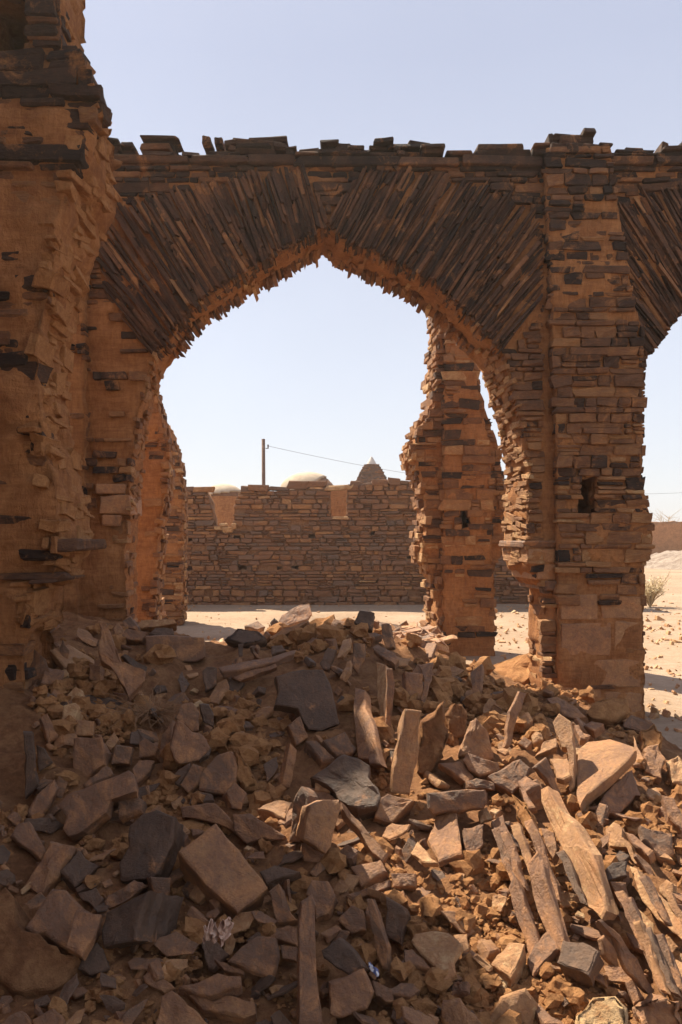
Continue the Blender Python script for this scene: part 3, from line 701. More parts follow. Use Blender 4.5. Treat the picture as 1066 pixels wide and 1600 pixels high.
# pole and cable
m_wood, nt, b = mat('weathered_wood'); co = N(nt, 'ShaderNodeTexCoord').outputs['Object']
nt.links.new(ramp(nt, tex(nt, 6, 5, .6, 2, co), [(.3, (.10, .06, .045)), (.7, (.24, .15, .11))]), b.inputs['Base Color'])
m_wire, nt, b = mat('dark_wire'); b.inputs['Base Color'].default_value = (.12, .10, .10, 1)
def tube(mb, pts, radii, k=10, tone=.5):
    V = []; n_ = len(pts)
    for i, p in enumerate(pts):
        d = Vector(pts[min(i + 1, n_ - 1)]) - Vector(pts[max(i - 1, 0)]); d.normalize()
        a = d.orthogonal().normalized(); c = d.cross(a)
        r = radii[i] if hasattr(radii, '__len__') else radii
        for q in range(k): V.append(Vector(p) + (a * math.cos(q / k * 6.2832) + c * math.sin(q / k * 6.2832)) * r)
    Fq = [(i * k + q, i * k + (q + 1) % k, (i + 1) * k + (q + 1) % k, (i + 1) * k + q) for i in range(n_ - 1) for q in range(k)]
    mb.add([tuple(v) for v in V], [np.array(Fq), np.array([list(range(k))[::-1], list(range((n_ - 1) * k, n_ * k))])], tone)
YP = 24; S = YP / F; xp = (412.5 - CX) * S; zp = EYE + (HY - 686) * S
pole = thing('utility_pole', (xp, YP, 0), 'thin wooden utility pole rising behind the far wall', 'pole')
mb = MB(); tube(mb, [(xp + .01, YP, -.1), (xp, YP, 2), (xp - .015, YP, zp)], [.065, .055, .05], 12); mb.build('post', [m_wood], pole, smooth=True)
mb = MB(); tube(mb, [(xp + .05, YP, zp - .27), (xp + .12, YP, zp - .27), (xp + .12, YP, zp - .16)], [.015, .02, .025], 8); mb.build('insulator', [m_wire], pole, smooth=True)
mb = MB(); p0 = Vector((xp + .12, YP, zp - .2)); p1 = Vector(P3(1120, 766, 36)); pts = []
for i in range(41):
    t = i / 40; p = p0.lerp(p1, t); p.z -= 4 * .62 * t * (1 - t); pts.append(tuple(p))
tube(mb, pts, .0048, 5); o = mb.build('power_cable', [m_wire], smooth=True); tag(o, 'thin sagging cable running right from the utility pole across the sky', 'cable')
# mud boundary wall, mound, bush and bare tree at the far right
mb = MB(); S = 70 / F; fr = [((980 - CX) * S, 70, -.2), ((980 - CX) * S, 70, EYE + 22 * S), ((1015 - CX) * S, 70, EYE + 24 * S), ((1060 - CX) * S, 70, EYE + 25 * S), ((1400 - CX) * S, 70, EYE + 27 * S), ((1400 - CX) * S, 70, -.2)]
mud_solid(mb, fr, back_of(fr, .8, 0), step=.3, inner=.5, amp=.05, side_amp=.05, layers=2, jit=.05); 
o = mb.build('boundary_wall', [M_MUD], smooth=True); merge(o); tag(o, 'low plain mud wall across the sand at the far right', 'wall', kind='thing')
mb = MB(); V = []; nx, ny = 70, 40
for j in range(ny + 1):
    for i in range(nx + 1):
        x, y = 14 + i * .2, 36 + j * .5; u_, v_ = (x - 20.4) / 4.4, (y - 46) / 8
        hgt = .95 * max(0, 1 - u_ * u_ - v_ * v_) ** .8
        V.append((x, y, -.07 + hgt + (.16 * noise.fractal(Vector((x * 1.2, y * 1.2, 0)), 1, 2, 4) if hgt > 0 else 0)))
mb.add(V, [np.array([(j * (nx + 1) + i, j * (nx + 1) + i + 1, (j + 1) * (nx + 1) + i + 1, (j + 1) * (nx + 1) + i) for j in range(ny) for i in range(nx)])], .5)
m_md = mud_mat('mound_earth', (.24, .18, .14), (.50, .41, .33), .6, .9, 0); o = mb.build('dirt_mound', [m_md], smooth=True); tag(o, kind='structure')
# ---------------------------------------------------------------- the rubble heap
MX = [-4, -2.2, -1, 0, 1, 1.8, 2.4, 3.2, 4.5]
MY = [1.0, 2.4, 3.4, 4.5, 5.5, 6.3, 7.0, 7.8, 8.8, 10]
MH = [[.5, .6, .8, 1.0, 1.1, 1.1, 1.0, .9, .4, -.08], [.35, .52, .74, .95, 1.02, 1.02, .98, .8, .2, -.08],
      [.1, .22, .42, .62, .78, .82, .74, .50, .10, -.08], [.0, .12, .34, .60, .80, .92, .96, .68, .15, -.08],
      [.02, .12, .36, .58, .64, .62, .58, .38, .05, -.08], [.02, .14, .36, .48, .44, .38, .28, .1, -.05, -.08],
      [.02, .12, .26, .26, .16, .02, -.05, -.08, -.08, -.08], [.0, .06, .12, .08, -.04, -.08, -.08, -.08, -.08, -.08], [-.08] * 10]
MHA = np.array(MH)
def mound0(x, y):
    if y < MY[0] or y > MY[-1] or x < MX[0] or x > MX[-1]: 
        x = clamp(x, MX[0], MX[-1]); y = clamp(y, MY[0], MY[-1])
    i = min(len(MX) - 2, int(np.searchsorted(MX, x, 'right') - 1)); j = min(len(MY) - 2, int(np.searchsorted(MY, y, 'right') - 1))
    u = (x - MX[i]) / (MX[i + 1] - MX[i]); v = (y - MY[j]) / (MY[j + 1] - MY[j]); u = u * u * (3 - 2 * u) * .6 + u * .4; v = v * v * (3 - 2 * v) * .5 + v * .5
    return (MH[i][j] * (1 - u) + MH[i + 1][j] * u) * (1 - v) + (MH[i][j + 1] * (1 - u) + MH[i + 1][j + 1] * u) * v
def mound(x, y):
    h = mound0(x, y); w = clamp((h + .06) * 6)
    p = Vector((x, y, 0))
    return h + w * (.055 * noise.noise(p * 2.1) + .045 * noise.noise(p * 4.7 + Vector((9, 0, 0))) + .020 * noise.noise(p * 13))
DROP = .045
mb = MB(); gx = np.arange(-3.6, 4.2, .030); gy = np.arange(1.0, 9.8, .033); V = []
for y in gy:
    for x in gx:
        z = mound(x, y); q = Vector((x, y, 0)); w = clamp((z + .05) * 8)
        z -= DROP * w * (1 + .9 * noise.noise(q * 3.3 + Vector((7, 0, 0))))
        z += w * (.014 * noise.noise(q * 31) + .012 * noise.noise(q * 11 + Vector((2, 2, 0))) + .022 * (1 - abs(noise.noise(q * 17 + Vector((3, 3, 0))) * 2)) * clamp(noise.noise(q * 1.7) * 2 + .5))
        V.append((x, y, z))
nx, ny = len(gx), len(gy)
mb.add(V, [np.array([(j * nx + i, j * nx + i + 1, (j + 1) * nx + i + 1, (j + 1) * nx + i) for j in range(ny - 1) for i in range(nx - 1)])], .6)
o = mb.build('rubble_mound', [M_EARTH], smooth=True); tag(o, kind='structure')

def ray(px, py): return Vector(((px - CX) / F, 1, (HY - py) / F))
def hit(px, py):
    d = ray(px, py); y = 1.25
    while y < 14:
        if EYE + d.z * y <= max(mound(d.x * y, y), -.05): 
            lo, hi = y - .04, y
            for _ in range(6):
                m_ = (lo + hi) / 2
                if EYE + d.z * m_ <= max(mound(d.x * m_, m_), -.05): hi = m_
                else: lo = m_
            return hi
        y += .04
    return 14.0

TRACED = []

def slab(name, pxs, n, thick, tone, label, lift=0.0, lumpy=.5, cat='stone', group=None, rnd=.0, material=None, taper=.06):
    """a stone whose visible face has the given outline and outward normal: a closed solid of real thickness"""
    n = Vector(n).normalized()
    cx = sum(p[0] for p in pxs) / len(pxs); cy = sum(p[1] for p in pxs) / len(pxs)
    d0 = ray(cx, cy); e = Vector((0, 0, EYE))
    if -n.dot(d0.normalized()) < .16:                              # keep the face turned to where it can be seen
        n = (n - d0.normalized() * (.16 + n.dot(d0.normalized()))).normalized()
    Y0 = hit(cx, cy); k = 1.0; den0 = n.dot(d0) * Y0
    ss = []
    for p in pxs:
        d = ray(*p); s_ = den0 / n.dot(d)
        ss.append((hit(p[0], p[1]) + .03) / s_ if s_ > 0 else 1)
    ss.sort(); k = max(.80, min(1.02, ss[0 if len(ss) < 6 else 1])) - lift - .008
    pts = []
    for p in pxs:
        d = ray(*p); pts.append(d * (den0 * k / n.dot(d)))
    pts = [p + e for p in pts]
    c = sum(pts, Vector()) / len(pts)
    size = max((p - c).length for p in pts)
    TRACED.append(pxs)
    return slab3(name, pts, n, thick, tone, label, lumpy, cat, group, rnd, material, taper)
def slab3(name, pts, n, thick, tone, label, lumpy=.5, cat='stone', group=None, rnd=0, material=None, taper=.06):
    c = sum(pts, Vector()) / len(pts); size = max((p - c).length for p in pts)
    pts = [c + (p - c) * min(1, 1.6 * size / max((p - c).length, 1e-6)) for p in pts]
    step = max(.014, size * .16); ring = []
    for i in range(len(pts)):
        a, b_ = pts[i], pts[(i + 1) % len(pts)]; m_ = max(1, int((b_ - a).length / step))
        ring += [a.lerp(b_, q / m_) for q in range(m_)]
    t1 = n.orthogonal().normalized(); t2 = n.cross(t1)
    K = len(ring); ch = min(.010 + rnd * .03, thick * .3, size * .12)
    sd = Vector((U(0, 50), U(0, 50), U(0, 50)))
    skew = (t1 * U(-1, 1) + t2 * U(-1, 1)) * thick * .18
    lv = [(0, -ch * 1.3), (-ch * .35, -ch * .30), (-ch, 0)]
    body_n = max(2, int(thick / max(.02, size * .16)))
    for q in range(1, body_n): lv.append((-thick * q / body_n, 0 + (U(-.004, .004) if lumpy else 0)))
    lv += [(-thick + ch, 0), (-thick + ch * .3, -ch * .5), (-thick, -ch * 1.5)]
    mb = MB(); V = []; fc = []; tr = []
    def disp(p, amp):
        g = noise.noise_vector((p + sd) * (2.2 / max(size, .05))) * amp * size * .10 + noise.noise_vector((p + sd) * 19) * amp * .010 + noise.noise_vector((p + sd) * 47) * amp * .005
        return p + g
    # face cap rings from the centre out
    cap = [.30, .62, .86]
    V.append(disp(c, lumpy))
    for f in cap:
        for p in ring:
            V.append(disp(c + (p - c) * f, lumpy))
    for dz, ins in lv:
        tp = 1 - taper * (-dz / max(thick, 1e-4))
        for p in ring:
            r = (p - c); L = r.length
            q = c + r * ((L + ins) / max(L, 1e-6)) * tp + n * dz + skew * (-dz / thick)
            V.append(disp(q, lumpy))
    V.append(disp(c - n * thick + skew, lumpy))
    nr = len(cap) + len(lv)
    for i in range(K): tr.append((0, 1 + i, 1 + (i + 1) % K))
    for r_ in range(nr - 1):
        a = 1 + r_ * K
        for i in range(K):
            j = (i + 1) % K; fc.append((a + i, a + K + i, a + K + j, a + j))
    a = 1 + (nr - 1) * K
    for i in range(K): tr.append((len(V) - 1, a + (i + 1) % K, a + i))
    base = c - n * thick * .6
    mb.add([tuple(v) for v in V], [np.array(fc), np.array(tr)], clamp(tone))
    o = mb.build(name, [material or (M_DARK if tone < .3 else M_ROCK)], None, smooth=False, fix=True, loc=tuple(base))
    if lumpy > 1.2 or rnd > .5: 
        o.data.polygons.foreach_set('use_smooth', np.full(len(o.data.polygons), True))
    tag(o, label, cat, group, 'thing')
    return o
def T(ox, oy, pts): return [(ox + x / 4.264, oy + y / 4.264) for x, y in pts]
# every traced stone: tile origin in the photograph, outline, normal, thickness, tone, label (name, options)
S_ = [
 # upper left, in the arcade's shade
 (0,1100,[(480,225),(668,213),(692,290),(688,400),(600,480),(485,555)],(-.1,-.9,.35),.12,.55,'upright squarish slab, tan along its top and grey below, in the left shade'),
 (0,1100,[(510,100),(633,110),(618,210),(495,208)],(.1,-.85,.5),.12,.75,'small tan cube of stone perched on top of the grey and tan upright slab'),
 (0,1100,[(415,10),(500,-10),(530,20),(490,120),(410,115)],(0,-.8,.6),.12,.95,'yellowish earthy block beside the ruined pier, next to the small tan cube'),
 (0,1100,[(765,185),(800,240),(735,310),(693,265)],(.3,-.7,.6),.07,.75,'small oblong tan stone tipped against the upright squarish slab'),
 (0,1100,[(770,270),(880,290),(860,400),(740,400)],(.1,-.85,.5),.1,.38,'dark reddish block under the small tipped oblong stone'),
 (0,1100,[(925,255),(970,225),(1020,260),(1055,300),(1030,345),(920,355)],(0,-.8,.6),.12,.6,'lumpy reddish stone just below the tuft of dry twigs'),
 (0,1100,[(920,370),(1035,370),(1000,440),(905,540),(880,430)],(.2,-.5,.8),.06,.5,'flat brown slab sloping left of the broken curved slabs'),
 (0,1100,[(545,530),(712,402),(765,460),(650,510),(570,555)],(0,-.5,.85),.06,.42,'narrow grey slab behind the long patchy slab'),
 (0,1100,[(390,670),(440,610),(600,550),(850,430),(885,455),(910,580),(730,630),(700,720),(630,770),(560,845),(450,885),(408,840),(430,760)],(-.1,-.75,.65),.14,.5,'long grey and rust patchy slab with a rounded lower lobe, left side of the heap'),
 (0,1100,[(780,640),(890,600),(960,640),(940,700),(790,755)],(0,-.7,.7),.06,.35,'small split grey stone on the right end of the long patchy slab',{'lift':.02}),
 (0,1100,[(600,740),(720,700),(890,770),(880,785),(700,775)],(0,-.5,.85),.05,.4,'thin ledge of slate under the long patchy slab'),
 (0,1100,[(185,720),(240,610),(370,500),(395,560),(330,680),(230,795)],(.2,-.7,.7),.10,.5,'leaning grey-brown slab between the ruined pier foot and the long patchy slab'),
 (0,1100,[(65,875),(120,790),(190,770),(295,980),(270,1035)],(.1,-.6,.8),.20,.5,'big block with a pale pinkish top and rusty front at the left edge'),
 (0,0,[(79,1312),(114,1322),(101,1350),(64,1397),(39,1384),(56,1357)],(-.1,-.7,.7),.10,.62,'rusty bone-shaped stone above the earth-covered boulder',{'lumpy':.9}),
 (0,0,[(122,1329),(154,1354),(116,1388),(94,1361)],(.1,-.6,.8),.08,.15,'dark tilted square slab right of the rusty bone-shaped stone'),
 (0,0,[(200,1290),(225,1270),(245,1263),(275,1275),(270,1310),(248,1365),(238,1372),(186,1376),(184,1350),(200,1320)],(-.2,-.8,.55),.18,.1,'charcoal angular boulder left of the big tan block'),
 (0,1100,[(160,180),(215,190),(240,470),(260,540),(170,640)],(.3,-.95,.1),.08,.1,'tall dark upright slab touching the foot of the ruined pier'),
 (0,1100,[(240,270),(300,290),(350,390),(260,450)],(.3,-.9,.2),.08,.12,'second dark upright slab, right of the one touching the pier foot'),
 (0,1100,[(270,90),(320,60),(395,215),(320,260)],(.3,-.8,.4),.06,.5,'slanting brown slab leaning on the pier under its broken shaft'),
 # lower left
 (0,1350,[(-60,200),(30,160),(100,220),(165,420),(240,470),(400,560),(440,620),(530,640),(470,710),(430,760),(150,865),(90,850),(0,740),(-60,600)],(0,-.6,.8),.24,.68,'large earth-covered boulder at the lower left edge of the heap',{'lumpy':1.1,'material':'M_EARTH','name':'boulder'}),
 (0,1350,[(160,430),(215,340),(345,150),(440,165),(560,290),(665,335),(620,480),(545,615),(430,560),(400,550),(300,460),(240,470)],(.05,-.6,.8),.14,.5,'broad rusty slab with dark blotches lying on the earth-covered boulder',{'lift':.02}),
 (0,1350,[(485,320),(500,300),(660,330),(630,470),(545,615),(430,555),(470,430)],(.1,-.6,.8),.05,.55,'smaller pale slab on the right of the blotched rusty slab',{'lift':.045}),
 (0,1350,[(700,320),(985,180),(940,350),(905,510),(690,555),(675,440)],(-.35,-.8,.5),.22,.08,'black-topped cubic block with an orange-brown underside, lower left',{'lift':.03,'name':'stone_block'}),
 (0,1350,[(600,100),(660,85),(640,130),(520,190),(500,160)],(0,-.6,.8),.05,.2,'small dark chip above the black-topped cubic block'),
 (0,1350,[(520,195),(640,150),(690,230),(640,300),(540,220)],(0,-.7,.7),.08,.28,'dark brown wedge tucked behind the blotched rusty slab'),
 (0,1350,[(700,290),(720,210),(880,110),(975,150),(850,240),(720,300)],(0,-.7,.7),.08,.42,'curved reddish stone resting on the back of the black-topped block',{'lumpy':1.0}),
 (200,1350,[(145,90),(290,95),(280,190),(240,270),(165,200)],(.1,-.9,.35),.10,.33,'small upright grey block wedged beside the big tan block'),
 (0,1350,[(0,1066),(60,1010),(150,960),(210,1030),(230,1100),(0,1120)],(0,-.7,.7),.12,.52,'grey-brown stone cut by the bottom left corner'),
 (0,1350,[(215,1035),(340,960),(400,1000),(440,1100),(230,1100)],(0,-.7,.7),.12,.55,'rounded brown stone beside the bottom left corner stone'),
 (0,1350,[(780,1080),(860,960),(990,885),(960,960),(870,1080)],(.4,-.7,.6),.05,.33,'pointed grey splinter of slate at the bottom left'),
 (0,1350,[(520,700),(560,600),(640,510),(690,560),(730,700),(600,740)],(0,-.7,.7),.12,.14,'dark stone in the gap between boulder and black-topped block'),
 # centre left
 (200,1100,[(295,230),(330,100),(430,180),(490,190),(560,290),(470,380),(340,400),(310,360),(290,290)],(.3,-.85,.45),.05,.52,'front one of three broken curved slabs standing below the dry twigs',{'lift':.02}),
 (200,1100,[(310,90),(360,0),(430,-20),(475,60),(480,180),(430,185),(330,105)],(.3,-.85,.45),.05,.48,'topmost of three broken curved slabs standing below the dry twigs'),
 (200,1100,[(205,340),(225,200),(300,100),(290,290),(300,380)],(-.3,-.85,.4),.05,.45,'leftmost of three broken curved slabs standing below the dry twigs'),
 (200,1100,[(475,0),(540,0),(575,80),(570,160),(500,120)],(.1,-.9,.3),.06,.18,'small upright dark grey slab right of the broken curved slabs'),
 (200,1100,[(570,10),(660,5),(755,45),(700,60),(600,30)],(0,-.3,.95),.03,.45,'thin flat flake lying right of the upright dark grey slab'),
 (200,1100,[(655,140),(700,150),(825,235),(800,240),(700,190)],(0,-.5,.85),.03,.4,'thin slanting sliver in loose mud clods, centre left'),
 (200,1100,[(720,120),(810,120),(840,150),(770,160)],(0,-.4,.9),.03,.25,'small grey flake among the centre-left mud clods'),
 (200,1100,[(455,490),(530,400),(600,330),(690,310),(720,350),(710,510),(660,600),(560,590),(470,570)],(-.1,-.75,.6),.15,.42,'chunky grey-brown block with a dusty top above the big tan block',{'name':'stone_block'}),
 (200,1100,[(660,590),(720,520),(795,600),(760,700),(690,690)],(.2,-.8,.5),.10,.55,'rusty stone leaning on the right of the chunky grey-brown block'),
 (200,1100,[(275,520),(340,430),(420,385),(410,430),(340,540)],(-.2,-.7,.65),.05,.25,'dark slab leaning left of the chunky grey-brown block'),
 (200,1100,[(350,540),(430,400),(490,420),(450,540),(400,590)],(-.1,-.85,.45),.07,.38,'brown slab squeezed between the dark leaning slab and the chunky block'),
 (200,1100,[(460,320),(560,290),(540,340),(470,370)],(0,-.5,.85),.03,.2,'dark flake lying on the chunky grey-brown block'),
 (200,1100,[(430,590),(560,590),(575,640),(410,655)],(0,-.5,.85),.06,.18,'dark flat slab on top of the long rusty lintel stone'),
 (200,1100,[(345,685),(570,650),(640,710),(740,840),(720,860),(600,790),(360,745)],(0,-.85,.4),.12,.58,'long rusty stone above the tip of the big tan block'),
 (200,1100,[(690,735),(810,720),(1055,880),(1040,900),(900,905),(780,920),(700,850)],(.05,-.88,.45),.10,.52,'half-moon rusty slab right of the big tan block'),
 (400,1100,[(0,690),(120,635),(245,650),(190,760),(60,705)],(0,-.35,.93),.13,.78,'pale-topped dark-sided stone left of the orange upright block'),
 (0,0,[(278,1330),(338,1284),(383,1338),(420,1386),(372,1426),(323,1381)],(.05,-.62,.78),.17,.66,'biggest tan block with a smooth five-sided top, lower left of centre',{'name':'stone_block','lift':.04,'lumpy':.35}),
 (200,1100,[(325,870),(370,840),(405,880),(370,950)],(.1,-.8,.6),.06,.45,'small brown stone behind the upper left edge of the big tan block'),
 (200,1100,[(415,830),(470,825),(520,850),(430,880)],(0,-.6,.8),.06,.52,'small brown stone behind the tip of the big tan block'),
 (200,1100,[(715,330),(830,450),(855,555),(780,570),(715,460)],(.2,-.8,.55),.08,.85,'crumbling tan mud block right of the chunky grey-brown block',{'lumpy':1.3,'material':'M_CLOD','name':'mud_lump','cat':'mud lump'}),
 # centre
 (300,930,[(555,540),(740,490),(880,490),(940,640),(985,850),(860,900),(780,890),(700,760),(555,730),(580,640)],(.05,-.85,.5),.10,.13,'large dark five-sided slab facing out under the crest of the heap',{'lumpy':.35}),
 (400,1100,[(330,240),(400,235),(525,355),(440,375)],(.2,-.5,.85),.13,.35,'grey stone with a flat top just under the large dark slab'),
 (400,1100,[(440,240),(590,180),(670,290),(640,330),(540,345)],(.1,-.6,.75),.07,.33,'brown slab between the large dark slab and the bright upright plank'),
 (400,1100,[(360,470),(540,360),(580,340),(700,355),(745,390),(750,480),(830,600),(800,680),(670,710),(560,640),(500,560)],(-.2,-.62,.75),.18,.12,'dark shiny boulder half in sunlight at the middle of the heap',{'lumpy':.8,'name':'boulder','lift':.03}),
 (0,0,[(553,1074),(570,1080),(582,1135),(589,1175),(595,1198),(578,1198),(573,1187),(558,1183),(557,1120)],(-.7,-.25,.65),.05,.6,'narrow plank-like slab with a bright sunlit face above the dark shiny boulder',{'lift':.03}),
 (0,0,[(634,1108),(659,1110),(652,1190),(640,1242),(610,1238),(620,1170)],(.1,-.96,.25),.09,.75,'tall tan upright slab near the middle, its top edge in sun',{'lift':.03}),
 (500,930,[(380,440),(440,470),(440,560),(420,900),(400,860),(385,700)],(-.8,-.4,.4),.05,.9,'tall thin splintered slab catching the sun on its left edge'),
 (500,930,[(450,480),(490,490),(495,620),(470,900),(440,900)],(.1,-.97,.2),.06,.5,'thin upright slab right behind the tall splintered one'),
 (500,930,[(570,510),(690,520),(690,650),(670,710),(570,690)],(.1,-.95,.3),.08,.6,'brown upright slab above the tall tan slab'),
 (500,930,[(655,455),(755,440),(740,540),(690,720),(675,700),(700,540)],(-.3,-.5,.8),.03,.5,'thin pale slab tilted out above the brown upright slab',{'lift':.02}),
 (600,1100,[(225,230),(260,100),(400,0),(410,180),(420,210),(390,360),(300,480),(220,470)],(0,-.95,.3),.16,.85,'wall-like lump of mud standing right of the tall tan slab',{'lumpy':1.3,'material':'M_EARTH','name':'mud_lump','cat':'mud lump'}),
 (400,1100,[(360,680),(450,640),(555,640),(565,690),(500,960),(465,1000),(315,905)],(.2,-.85,.45),.16,.72,'orange upright block below the dark shiny boulder',{'lift':.035,'name':'stone_block','lumpy':.35}),
 (400,1100,[(250,640),(290,545),(350,610),(360,700),(315,910),(215,920)],(-.5,-.8,.3),.10,.33,'grey-brown slab pressed against the left side of the orange upright block',{'lift':.01}),
 (400,1100,[(290,545),(400,550),(500,600),(555,645),(450,640),(350,612)],(0,-.5,.9),.06,.55,'slab lying across the top of the orange upright block',{'lift':.02}),
 (400,1100,[(400,520),(440,500),(500,540),(500,590),(390,580)],(0,-.7,.7),.07,.8,'small tan knob of mud on top of the orange upright block',{'lumpy':1.0,'lift':.03}),
 (400,1100,[(560,650),(690,780),(890,1010),(850,1060),(780,1000),(690,850),(570,700)],(.2,-.7,.7),.05,.7,'long thin tan bar sloping down right from the orange upright block',{'lift':.02}),
 (400,1100,[(830,620),(880,590),(1060,650),(1000,700),(900,790),(780,760)],(0,-.75,.66),.13,.65,'tan block with a lit upper edge right of the dark shiny boulder'),
 (400,1100,[(295,920),(420,945),(510,1066),(310,1050)],(-.1,-.8,.55),.10,.55,'small brown block at the foot of the orange upright block'),
 (400,1350,[(625,15),(830,-30),(880,50),(700,145)],(0,-.6,.8),.06,.65,'flat tan square slab in the dark centre, above the dark bar'),
 (400,1350,[(600,210),(800,130),(910,110),(900,150),(640,250)],(0,-.7,.7),.06,.48,'dark brown bar lying under the flat tan square slab'),
 (400,1350,[(900,50),(1066,60),(1066,150),(920,150)],(0,-.8,.6),.08,.6,'rusty block at the right end of the dark brown bar'),
 (400,1100,[(165,560),(195,400),(230,250),(275,300),(250,470),(220,560)],(.4,-.85,.3),.07,.65,'tan wedge standing left of the dark shiny boulder'),
 (400,1350,[(15,50),(130,0),(295,45),(100,125),(70,130)],(-.1,-.6,.8),.06,.22,'dark grey chip beside the right corner of the big tan block',{'lift':.02}),
 # lower centre
 (400,1350,[(300,240),(370,190),(390,250),(395,420),(410,700),(440,1090),(285,1090),(280,700),(285,420)],(.05,-.72,.7),.08,.45,'long narrow slab lying straight towards the viewer, bottom centre',{'lift':.03,'lumpy':.3}),
 (400,1350,[(370,100),(480,110),(530,220),(480,330),(400,370),(380,240),(330,200)],(0,-.8,.6),.08,.45,'brown slab at the upper end of the long narrow slab'),
 (400,1350,[(430,570),(545,480),(630,560),(730,690),(620,745),(450,620)],(-.3,-.7,.6),.05,.1,'dark slate slab tilted right of the long narrow slab',{'lift':.03}),
 (400,1350,[(490,790),(720,700),(790,850),(740,960),(560,1030),(490,1000)],(-.05,-.75,.65),.16,.6,'rusty six-sided block at the bottom centre',{'lift':.02,'name':'stone_block'}),
 (400,1350,[(545,370),(640,275),(720,310),(735,440),(640,460)],(0,-.8,.6),.10,.45,'brown pointed stone under the dark brown bar'),
 (400,1350,[(780,760),(850,800),(915,840),(920,920),(870,925),(800,860)],(.1,-.8,.6),.08,.48,'small brown stone right of the rusty six-sided block'),
 (400,1350,[(860,480),(870,210),(980,270),(1000,330),(970,540)],(-.3,-.85,.4),.08,.28,'grey upright stone at the left edge of the sunlit clods'),
 (400,1350,[(735,230),(770,230),(880,560),(880,720),(830,700),(800,560)],(-.4,-.85,.3),.06,.35,'long dark slab leaning left of the grey upright stone'),
 (400,1350,[(80,180),(150,120),(190,290),(270,370),(140,390)],(-.2,-.8,.5),.08,.42,'brown slab below the right corner of the big tan block'),
 (400,1350,[(195,100),(220,95),(250,300),(230,280)],(.2,-.9,.3),.04,.45,'thin upright sliver left of the long narrow slab'),
 (400,1350,[(65,450),(200,405),(280,420),(280,545),(70,490)],(0,-.75,.66),.07,.5,'grey-topped stone butting against the long narrow slab'),
 (400,1350,[(160,530),(275,555),(270,645),(180,630)],(0,-.7,.7),.05,.48,'small grey stone under the one butting the long narrow slab'),
 (200,1350,[(660,640),(850,475),(980,480),(1000,610),(965,765),(860,720)],(0,-.55,.83),.035,.43,'flat purplish-brown slab left of the long narrow slab',{'lift':.02}),
 (200,1350,[(470,500),(560,490),(680,600),(570,700),(530,690)],(0,-.6,.8),.03,.28,'dark thin slab under the crumpled paper'),
 (200,1350,[(570,640),(600,640),(775,715),(770,740),(640,710)],(0,-.6,.8),.03,.6,'thin rusty strip in front of the dark thin slab',{'lift':.01}),
 (200,1350,[(330,820),(440,790),(600,720),(755,750),(755,800),(560,870),(480,860)],(0,-.55,.83),.06,.55,'flat brown slab, upper of two below the crumpled paper',{'lift':.015}),
 (200,1350,[(400,870),(560,900),(640,860),(850,910),(855,990),(780,1025),(500,970)],(0,-.62,.78),.08,.65,'flat orange slab, lower of two below the crumpled paper'),
 (200,1350,[(90,760),(130,715),(260,770),(320,830),(250,860),(110,800)],(0,-.75,.66),.06,.6,'short brown bar in front of the black-topped block'),
 (200,1350,[(170,1090),(220,880),(300,840),(560,1090)],(-.1,-.65,.75),.12,.65,'brown wedge covered in crumbs at the bottom edge',{'lumpy':.8}),
 (200,1350,[(385,330),(415,280),(530,390),(480,420)],(-.2,-.8,.5),.06,.6,'small triangular stone under the big tan block'),
 (200,1350,[(840,340),(900,380),(930,420),(880,410)],(-.2,-.6,.7),.02,.85,'tiny pale flake in the dark hollow left of the long narrow slab'),
 # lower right, in sun
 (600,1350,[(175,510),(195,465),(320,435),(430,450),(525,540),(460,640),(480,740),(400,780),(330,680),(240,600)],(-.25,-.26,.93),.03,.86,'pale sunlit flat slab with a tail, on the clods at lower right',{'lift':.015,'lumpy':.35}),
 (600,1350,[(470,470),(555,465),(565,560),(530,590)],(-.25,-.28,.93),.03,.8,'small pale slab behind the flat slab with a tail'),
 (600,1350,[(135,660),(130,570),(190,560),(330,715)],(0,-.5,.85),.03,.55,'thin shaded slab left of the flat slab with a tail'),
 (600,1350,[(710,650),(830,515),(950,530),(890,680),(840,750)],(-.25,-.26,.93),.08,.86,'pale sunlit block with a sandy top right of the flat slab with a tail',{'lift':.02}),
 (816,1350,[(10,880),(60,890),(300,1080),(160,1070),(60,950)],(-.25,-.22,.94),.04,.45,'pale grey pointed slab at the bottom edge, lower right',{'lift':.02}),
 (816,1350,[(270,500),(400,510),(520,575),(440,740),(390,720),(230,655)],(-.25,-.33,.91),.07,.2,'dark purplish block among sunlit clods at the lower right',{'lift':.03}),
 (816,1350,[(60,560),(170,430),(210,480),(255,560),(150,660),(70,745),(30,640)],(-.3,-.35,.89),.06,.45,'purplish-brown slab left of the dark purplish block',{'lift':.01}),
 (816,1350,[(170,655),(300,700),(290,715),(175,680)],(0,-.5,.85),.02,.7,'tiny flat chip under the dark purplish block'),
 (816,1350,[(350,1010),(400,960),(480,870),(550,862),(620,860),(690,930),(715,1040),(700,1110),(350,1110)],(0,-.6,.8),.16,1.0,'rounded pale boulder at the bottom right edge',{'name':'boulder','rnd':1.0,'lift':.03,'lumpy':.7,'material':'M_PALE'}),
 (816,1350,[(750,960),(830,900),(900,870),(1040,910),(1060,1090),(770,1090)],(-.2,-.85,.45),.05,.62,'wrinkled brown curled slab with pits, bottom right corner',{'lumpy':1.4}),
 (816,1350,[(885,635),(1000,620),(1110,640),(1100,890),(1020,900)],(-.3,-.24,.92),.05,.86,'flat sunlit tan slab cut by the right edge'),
 (816,1350,[(500,370),(520,365),(640,480),(770,630),(900,860),(860,880),(700,700),(620,500)],(.45,-.8,.35),.025,.5,'long thin curved slate leaning right of the dark purplish block'),
